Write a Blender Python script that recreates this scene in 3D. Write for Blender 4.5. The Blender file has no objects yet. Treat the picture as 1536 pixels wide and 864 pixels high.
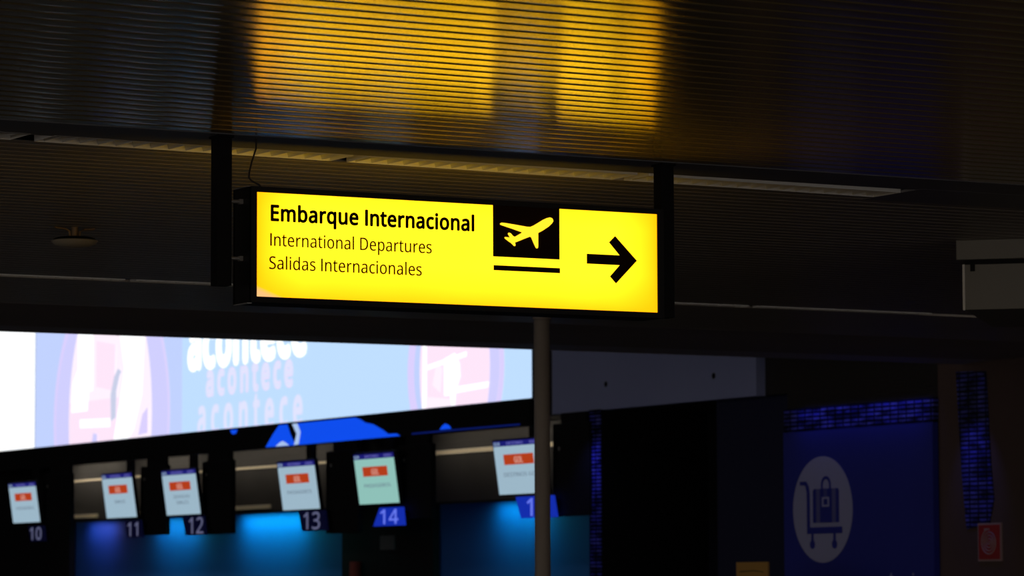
import bpy, bmesh, math, random
from mathutils import Matrix, Vector
random.seed(7)
S = bpy.context.scene
C = S.collection

# ---------------------------------------------------------------- camera
EYE = 1.6                      # camera height; all "rel" heights below are above the eye
CEIL = EYE + 2.2
F_PX, PITCH, ROLL, YAW = 5332.65, 0.0848895, -0.00342144, 0.5039125
fw = Vector((math.sin(YAW)*math.cos(PITCH), math.cos(YAW)*math.cos(PITCH), math.sin(PITCH)))
r0 = Vector((math.cos(YAW), -math.sin(YAW), 0)); u0 = r0.cross(fw)
rr = math.cos(ROLL)*r0 + math.sin(ROLL)*u0
uu = -math.sin(ROLL)*r0 + math.cos(ROLL)*u0
cam = bpy.data.cameras.new('camera'); camo = bpy.data.objects.new('camera', cam); C.objects.link(camo)
cam.sensor_width = 36; cam.lens = 36*F_PX/1536; cam.clip_start = 0.5; cam.clip_end = 300
m = Matrix((rr, uu, -fw)).transposed().to_4x4(); m.translation = (0, 0, EYE)
camo.matrix_world = m
cam.dof.use_dof = True; cam.dof.focus_distance = 17.9; cam.dof.aperture_fstop = 5.0
S.camera = camo

# ---------------------------------------------------------------- look and world
S.view_settings.view_transform = 'Standard'; S.view_settings.look = 'None'
S.view_settings.exposure = 0; S.view_settings.gamma = 1; S.view_settings.use_curve_mapping = False
S.cycles.use_denoising = True
W = bpy.data.worlds.new('hall_ambience'); S.world = W; W.use_nodes = True
wn = W.node_tree; bg = wn.nodes['Background']
tc = wn.nodes.new('ShaderNodeTexCoord')
dt = wn.nodes.new('ShaderNodeVectorMath'); dt.operation = 'DOT_PRODUCT'; dt.inputs[1].default_value = (-0.62, -0.78, 0.0)
wn.links.new(tc.outputs['Generated'], dt.inputs[0])
mr = wn.nodes.new('ShaderNodeMapRange'); mr.inputs[1].default_value = -0.35; mr.inputs[2].default_value = 0.8
wn.links.new(dt.outputs['Value'], mr.inputs[0])
wr = wn.nodes.new('ShaderNodeValToRGB')
wr.color_ramp.elements[0].color = (0.026, 0.023, 0.022, 1); wr.color_ramp.elements[1].color = (0.48, 0.43, 0.395, 1)
wn.links.new(mr.outputs[0], wr.inputs[0]); wn.links.new(wr.outputs[0], bg.inputs[0]); bg.inputs[1].default_value = 1.0

def area(name, loc, target, size, size_y, energy, color, spread=180):
    l = bpy.data.lights.new(name, 'AREA'); l.shape = 'RECTANGLE'; l.size = size; l.size_y = size_y
    l.energy = energy; l.color = color; l.spread = math.radians(spread)
    o = bpy.data.objects.new(name, l); C.objects.link(o); o.location = loc
    o.rotation_euler = (Vector(target)-Vector(loc)).to_track_quat('-Z', 'Y').to_euler(); return o
def spot(name, loc, target, energy, color, angle, blend=0.6, rad=0.05):
    l = bpy.data.lights.new(name, 'SPOT'); l.energy = energy; l.color = color
    l.spot_size = math.radians(angle); l.spot_blend = blend; l.shadow_soft_size = rad
    o = bpy.data.objects.new(name, l); C.objects.link(o); o.location = loc
    o.rotation_euler = (Vector(target)-Vector(loc)).to_track_quat('-Z', 'Y').to_euler(); return o
# added blue lamps, brightening the tile strips that imitate blue reflections
spot('added_blue_spot_pilaster', (19.95, 35.0, EYE+1.98), (20.45, 35.16, EYE+1.0), 9.0, (0.17, 0.19, 1.0), 75, 0.9, 0.04)
spot('added_blue_spot_mosaic', (20.02, 28.02, EYE+2.02), (20.58, 28.03, EYE+1.05), 6.0, (0.17, 0.19, 1.0), 52, 0.8, 0.04)
area('added_blue_bar_mosaic', (20.36, 29.9, EYE+2.04), (20.56, 29.9, EYE+1.72), 2.3, 0.03, 0.45, (0.15, 0.17, 1.0), 70)

# ---------------------------------------------------------------- materials
def mat(name, color, rough=0.6, metal=0.0, emit=None, strength=1.0, noise=0.0, nscale=3.0, spec=0.5):
    mt = bpy.data.materials.new(name); mt.use_nodes = True
    nt = mt.node_tree; b = nt.nodes['Principled BSDF']
    b.inputs['Base Color'].default_value = (*color, 1); b.inputs['Roughness'].default_value = rough
    b.inputs['Metallic'].default_value = metal; b.inputs['Specular IOR Level'].default_value = spec
    if emit:
        b.inputs['Emission Color'].default_value = (*emit, 1); b.inputs['Emission Strength'].default_value = strength
    if noise:
        t = nt.nodes.new('ShaderNodeTexCoord'); n = nt.nodes.new('ShaderNodeTexNoise'); n.inputs['Scale'].default_value = nscale
        n.inputs['Detail'].default_value = 4
        nt.links.new(t.outputs['Object'], n.inputs['Vector'])
        mx = nt.nodes.new('ShaderNodeMix'); mx.data_type = 'RGBA'
        mx.inputs[6].default_value = (*[c*(1-noise) for c in color], 1); mx.inputs[7].default_value = (*[min(1, c*(1+noise)) for c in color], 1)
        nt.links.new(n.outputs['Fac'], mx.inputs[0]); nt.links.new(mx.outputs[2], b.inputs['Base Color'])
    return mt
def screen_mat(name, color, strength=1.0):
    return mat(name, (0.01, 0.01, 0.01), 0.4, 0, color, strength)

SLAT_ROT = 0.0; GROOVE = 0.06
def slat_material(name, color, rough=0.095, metal=0.66, groove=GROOVE):
    mt = mat(name, color, rough, metal); nt = mt.node_tree; b = nt.nodes['Principled BSDF']
    uv = nt.nodes.new('ShaderNodeTangent'); uv.direction_type = 'UV_MAP'; uv.uv_map = 'along'
    nt.links.new(uv.outputs[0], b.inputs['Tangent'])
    b.inputs['Anisotropic'].default_value = 1.0; b.inputs['Anisotropic Rotation'].default_value = SLAT_ROT
    # fine brushing along the slat: each hair-line groove tips the normal a little across it
    ge = nt.nodes.new('ShaderNodeNewGeometry'); sc = nt.nodes.new('ShaderNodeVectorMath'); sc.operation = 'SCALE'; sc.inputs['Scale'].default_value = 900.0
    nt.links.new(ge.outputs['Position'], sc.inputs[0])
    wnz = nt.nodes.new('ShaderNodeTexWhiteNoise'); wnz.noise_dimensions = '3D'; nt.links.new(sc.outputs[0], wnz.inputs['Vector'])
    k1 = nt.nodes.new('ShaderNodeMath'); k1.operation = 'MULTIPLY_ADD'; k1.inputs[1].default_value = 2*groove; k1.inputs[2].default_value = -groove
    nt.links.new(wnz.outputs['Value'], k1.inputs[0])
    cy = nt.nodes.new('ShaderNodeCombineXYZ'); nt.links.new(k1.outputs[0], cy.inputs['Y'])
    ad = nt.nodes.new('ShaderNodeVectorMath'); nt.links.new(ge.outputs['Normal'], ad.inputs[0]); nt.links.new(cy.outputs[0], ad.inputs[1])
    nz = nt.nodes.new('ShaderNodeVectorMath'); nz.operation = 'NORMALIZE'; nt.links.new(ad.outputs[0], nz.inputs[0]); nt.links.new(nz.outputs[0], b.inputs['Normal'])
    t = nt.nodes.new('ShaderNodeTexCoord'); mp = nt.nodes.new('ShaderNodeMapping'); mp.inputs['Scale'].default_value = (0.25, 6.7, 1)
    n = nt.nodes.new('ShaderNodeTexNoise'); n.inputs['Scale'].default_value = 1.0
    nt.links.new(t.outputs['Object'], mp.inputs[0]); nt.links.new(mp.outputs[0], n.inputs['Vector'])
    mx = nt.nodes.new('ShaderNodeMix'); mx.data_type = 'RGBA'
    mx.inputs[6].default_value = (*[c*0.85 for c in color], 1); mx.inputs[7].default_value = (*[c*1.12 for c in color], 1)
    nt.links.new(n.outputs['Fac'], mx.inputs[0]); nt.links.new(mx.outputs[2], b.inputs['Base Color'])
    return mt

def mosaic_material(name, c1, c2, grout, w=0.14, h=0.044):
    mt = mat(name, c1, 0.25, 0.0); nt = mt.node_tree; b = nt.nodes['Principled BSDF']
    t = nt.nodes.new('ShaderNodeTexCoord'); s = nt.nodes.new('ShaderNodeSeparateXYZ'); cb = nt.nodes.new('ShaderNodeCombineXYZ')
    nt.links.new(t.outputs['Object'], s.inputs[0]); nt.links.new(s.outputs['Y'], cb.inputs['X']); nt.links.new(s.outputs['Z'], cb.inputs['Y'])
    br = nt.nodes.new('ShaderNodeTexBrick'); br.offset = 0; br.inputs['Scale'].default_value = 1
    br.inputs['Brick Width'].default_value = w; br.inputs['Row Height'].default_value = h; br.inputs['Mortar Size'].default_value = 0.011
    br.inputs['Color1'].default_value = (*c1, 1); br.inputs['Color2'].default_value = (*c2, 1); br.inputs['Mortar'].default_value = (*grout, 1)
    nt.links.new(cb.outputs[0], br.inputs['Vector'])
    # patchy brightness painted in, like a broken blue reflection across the tiles
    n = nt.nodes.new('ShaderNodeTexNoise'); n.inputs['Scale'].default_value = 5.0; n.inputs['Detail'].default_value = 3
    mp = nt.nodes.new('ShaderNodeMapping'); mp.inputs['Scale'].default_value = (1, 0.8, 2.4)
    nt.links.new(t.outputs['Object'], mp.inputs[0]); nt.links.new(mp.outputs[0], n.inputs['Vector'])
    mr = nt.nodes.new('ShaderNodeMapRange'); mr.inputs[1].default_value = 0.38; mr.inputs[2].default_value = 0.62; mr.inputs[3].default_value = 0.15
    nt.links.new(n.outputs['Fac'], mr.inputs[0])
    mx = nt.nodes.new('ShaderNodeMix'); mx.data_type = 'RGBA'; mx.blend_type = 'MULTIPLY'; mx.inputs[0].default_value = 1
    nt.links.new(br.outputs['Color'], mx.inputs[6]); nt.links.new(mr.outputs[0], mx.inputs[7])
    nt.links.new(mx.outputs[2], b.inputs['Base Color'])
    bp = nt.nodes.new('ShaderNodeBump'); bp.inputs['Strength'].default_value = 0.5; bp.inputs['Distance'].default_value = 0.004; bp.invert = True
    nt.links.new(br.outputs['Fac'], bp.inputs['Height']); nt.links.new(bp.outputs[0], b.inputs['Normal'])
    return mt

def lightbox_material(name):
    """backlit acrylic: tubes inside make the middle lemon and the rim more orange; one lower corner has faded to peach"""
    mt = mat(name, (0.5, 0.35, 0.01), 0.5); nt = mt.node_tree; b = nt.nodes['Principled BSDF']; L = nt.links.new
    t = nt.nodes.new('ShaderNodeTexCoord'); s = nt.nodes.new('ShaderNodeSeparateXYZ'); L(t.outputs['Generated'], s.inputs[0])
    def M(op, a, bb=None, clamp=False):
        n = nt.nodes.new('ShaderNodeMath'); n.operation = op; n.use_clamp = clamp
        for i, v in enumerate((a, bb)):
            if v is None: continue
            if isinstance(v, (int, float)): n.inputs[i].default_value = v
            else: L(v, n.inputs[i])
        return n.outputs[0]
    x, z = s.outputs['X'], s.outputs['Z']
    ex = M('MULTIPLY', M('MINIMUM', x, M('SUBTRACT', 1, x)), 9, True)
    ez = M('MULTIPLY', M('MINIMUM', M('ADD', z, 0.03), M('SUBTRACT', 1.22, z)), 2.5, True)
    fac = M('MULTIPLY', M('POWER', ex, 0.7), M('POWER', ez, 0.8))
    n = nt.nodes.new('ShaderNodeTexNoise'); n.inputs['Scale'].default_value = 2.2; n.inputs['Detail'].default_value = 1
    L(t.outputs['Object'], n.inputs['Vector'])
    fac = M('MULTIPLY', fac, M('ADD', M('MULTIPLY', n.outputs['Fac'], 0.5), 0.72), True)
    mx = nt.nodes.new('ShaderNodeMix'); mx.data_type = 'RGBA'
    mx.inputs[6].default_value = (1.55, 0.60, 0.0, 1); mx.inputs[7].default_value = (2.3, 1.35, 0.022, 1); L(fac, mx.inputs[0])
    corner = M('MULTIPLY', M('SUBTRACT', 1.0, M('ADD', M('MULTIPLY', x, 15), M('MULTIPLY', z, 9.0))), 2.2, True)
    m2 = nt.nodes.new('ShaderNodeMix'); m2.data_type = 'RGBA'; L(corner, m2.inputs[0]); L(mx.outputs[2], m2.inputs[6])
    m2.inputs[7].default_value = (1.1, 0.55, 0.22, 1)
    L(m2.outputs[2], b.inputs['Emission Color']); b.inputs['Emission Strength'].default_value = 1.0
    return mt

M_ = dict(
    slat=slat_material('brushed_bronze_slats', (0.56, 0.46, 0.23)),
    slat_dull=slat_material('dull_bronze_slats', (0.42, 0.38, 0.33), 0.36, 0.1, 0.12),
    strip=mat('flat_ceiling_panel', (0.25, 0.25, 0.27), 0.45, 0.3, noise=0.1),
    void=mat('ceiling_void', (0.006, 0.006, 0.006), 0.9),
    beam=mat('matte_bulkhead', (0.40, 0.35, 0.34), 0.85, noise=0.25, nscale=0.6),
    lip=mat('bulkhead_edge_screen_glow', (0.52, 0.50, 0.56), 0.6),  # lighter bluish tone stands for the screen's glow on the edge
    floor=mat('dark_granite_floor', (0.085, 0.065, 0.052), 0.8, noise=0.3, nscale=8),
    dark=mat('near_black_paint', (0.012, 0.012, 0.014), 0.7, spec=0.2),
    black=mat('black_powder_coat', (0.008, 0.008, 0.010), 0.55, spec=0.25),
    blackpost=mat('black_post_paint', (0.006, 0.006, 0.008), 0.6, spec=0.15),
    ink=mat('black_vinyl', (0.02, 0.006, 0.002), 0.7, spec=0.1),
    lightbox=lightbox_material('backlit_yellow_acrylic'),
    lightbox_rear=mat('backlit_yellow_acrylic_dim', (0.5, 0.35, 0.01), 0.5, 0, (1.1, 0.62, 0.02), 1.0),
    plane=mat('backlit_plane_shape', (0.5, 0.35, 0.01), 0.5, 0, (1.6, 0.92, 0.03), 1.0),
    rod=mat('steel_rod', (0.50, 0.49, 0.47), 0.35, 0.4),
    cable=mat('dark_cable', (0.02, 0.012, 0.010), 0.5),
    alu=mat('bright_aluminium', (0.90, 0.90, 0.87), 0.45, 0.25),
    alu2=mat('louver_aluminium', (0.85, 0.85, 0.82), 0.40, 0.3),
    housing=mat('luminaire_housing', (0.02, 0.02, 0.02), 0.6),
    pole=mat('beige_pole_paint', (0.42, 0.36, 0.30), 0.45, noise=0.08),
    cream=mat('cream_plastic', (0.55, 0.50, 0.40), 0.5),
    bracket=mat('bronze_bracket', (0.30, 0.20, 0.11), 0.5, 0.4),
    fascia=mat('grey_fascia_paint', (0.46, 0.53, 1.0), 0.6, noise=0.12, nscale=0.8),
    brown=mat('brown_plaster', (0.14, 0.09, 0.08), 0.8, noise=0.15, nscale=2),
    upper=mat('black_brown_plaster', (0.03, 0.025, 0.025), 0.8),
    navy=mat('navy_panel', (0.012, 0.016, 0.07), 0.6),
    blue=mat('blue_print', (0.030, 0.045, 0.50), 0.55, noise=0.08, nscale=1.5),
    white=mat('white_print', (0.55, 0.58, 0.95), 0.55),
    midblue=mat('pale_blue_print', (0.19, 0.20, 0.55), 0.55),
    red=mat('red_sign_face', (0.55, 0.03, 0.03), 0.5),
    redborder=mat('sign_border', (0.55, 0.38, 0.36), 0.5),
    amber=mat('amber_board', (0.75, 0.42, 0.10), 0.6, noise=0.1),
    blue_glint=mosaic_material('blue_reflection_mosaic', (0.10, 0.11, 0.95), (0.20, 0.22, 0.9), (0.01, 0.01, 0.10)),  # blue tile colour stands in for blue light reflected by glossy tiles
    bronzepanel=mat('dark_bronze_cabinet', (0.060, 0.057, 0.057), 0.5, 0.2, noise=0.25, nscale=2),
    warm_glint=mat('warm_reflection_strip', (0.85, 0.76, 0.58), 0.5, 0.2),  # pale strips stand for warm lamp reflections in the cabinet fronts
    wash=mat('blue_wall_paint', (0.015, 0.12, 0.45), 0.7),
    plaque=mat('navy_plaque', (0.03, 0.04, 0.35), 0.5),
    digit=mat('pale_digit_added_glow', (0.7, 0.7, 0.8), 0.5, 0, (0.035, 0.037, 0.055)),  # unlit digits; a faint glow is added to lift them
    plaque_lit=screen_mat('lit_blue_plaque', (0.006, 0.025, 0.40)),
    digit_lit=screen_mat('lit_digit', (0.12, 0.17, 0.78)),
    greybox=mat('warm_grey_metal', (0.30, 0.295, 0.27), 0.55, 0.2),
    white_led=screen_mat('white_screen', (1.15, 1.18, 1.2)),
    pale_led=None,
    lamp=screen_mat('cyan_diffuser', (0.02, 0.55, 1.0), 1.2),
)

# ---------------------------------------------------------------- builders
def link(name, me, material=None, parent=None):
    o = bpy.data.objects.new(name, me); C.objects.link(o)
    if material: me.materials.append(material)
    if parent is not None:
        p = parent; loc = Vector((0, 0, 0))
        while p is not None: loc += p.location; p = p.parent
        me.transform(Matrix.Translation(-loc)); o.parent = parent
    return o
def tag(o, label, cat, group=None):
    o['label'] = label; o['category'] = cat
    if group: o['group'] = group
    return o
def thing(name, label, cat, loc, group=None):
    o = bpy.data.objects.new(name, None); C.objects.link(o); o.location = loc; o.empty_display_size = 0.1
    return tag(o, label, cat, group)
def struct(o):
    o['kind'] = 'structure'; return o
class MB:
    def __init__(s): s.v = []; s.f = []
    def box(s, a, b):
        x0, y0, z0 = (min(a[i], b[i]) for i in range(3)); x1, y1, z1 = (max(a[i], b[i]) for i in range(3))
        return s.hexa([(x0, y0, z0), (x1, y0, z0), (x1, y1, z0), (x0, y1, z0), (x0, y0, z1), (x1, y0, z1), (x1, y1, z1), (x0, y1, z1)])
    def hexa(s, p):
        n = len(s.v); s.v += [tuple(q) for q in p]
        s.f += [tuple(n+i for i in q) for q in ((3, 2, 1, 0), (4, 5, 6, 7), (0, 1, 5, 4), (1, 2, 6, 5), (2, 3, 7, 6), (3, 0, 4, 7))]
        return s
    def obox(s, o, ex, ey, ez):          # box from a corner and three edge vectors
        o, ex, ey, ez = map(Vector, (o, ex, ey, ez))
        return s.hexa([o, o+ex, o+ex+ey, o+ey, o+ez, o+ex+ez, o+ex+ey+ez, o+ey+ez])
    def tube(s, pts, r, seg=12):
        pts = [Vector(p) for p in pts]; n0 = len(s.v); ref = Vector((0.31, 0.17, 0.93))
        for i, p in enumerate(pts):
            d = (pts[min(i+1, len(pts)-1)]-pts[max(i-1, 0)]).normalized()
            a = d.cross(ref if abs(d.dot(ref)) < 0.95 else Vector((1, 0, 0))).normalized(); b = d.cross(a)
            rad = r[i] if isinstance(r, (list, tuple)) else r
            for k in range(seg):
                t = 2*math.pi*k/seg; s.v.append(tuple(p+(a*math.cos(t)+b*math.sin(t))*rad))
        for i in range(len(pts)-1):
            for k in range(seg):
                q = n0+i*seg; s.f.append((q+k, q+(k+1) % seg, q+seg+(k+1) % seg, q+seg+k))
        s.f.append(tuple(n0+k for k in reversed(range(seg)))); s.f.append(tuple(n0+(len(pts)-1)*seg+k for k in range(seg)))
        return s
    def lathe(s, prof, c, seg=40):       # profile [(r, z)], closed top and bottom
        n0 = len(s.v)
        for r, z in prof:
            for k in range(seg):
                t = 2*math.pi*k/seg; s.v.append((c[0]+r*math.cos(t), c[1]+r*math.sin(t), c[2]+z))
        for i in range(len(prof)-1):
            for k in range(seg):
                q = n0+i*seg; s.f.append((q+k, q+(k+1) % seg, q+seg+(k+1) % seg, q+seg+k))
        s.f.append(tuple(n0+k for k in range(seg))); s.f.append(tuple(n0+(len(prof)-1)*seg+k for k in range(seg)))
        return s
    def prism(s, pts, ext):              # polygon (3-D points) pushed along ext
        n = len(s.v); k = len(pts); ext = Vector(ext)
        s.v += [tuple(p) for p in pts]+[tuple(Vector(p)+ext) for p in pts]
        s.f.append(tuple(n+i for i in range(k))); s.f.append(tuple(n+k+i for i in reversed(range(k))))
        for i in range(k): s.f.append((n+i, n+(i+1) % k, n+k+(i+1) % k, n+k+i))
        return s
    def build(s, name, material=None, parent=None, smooth=False, bevel=0):
        me = bpy.data.meshes.new(name); me.from_pydata(s.v, [], s.f)
        bm = bmesh.new(); bm.from_mesh(me)
        if bevel: bmesh.ops.bevel(bm, geom=list(bm.edges), offset=bevel, segments=2, affect='EDGES', profile=0.5)
        bmesh.ops.recalc_face_normals(bm, faces=bm.faces[:]); bm.to_mesh(me); bm.free()
        if smooth:
            for p in me.polygons: p.use_smooth = True
            me.set_sharp_from_angle(angle=math.radians(40))
        return link(name, me, material, parent)

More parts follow.
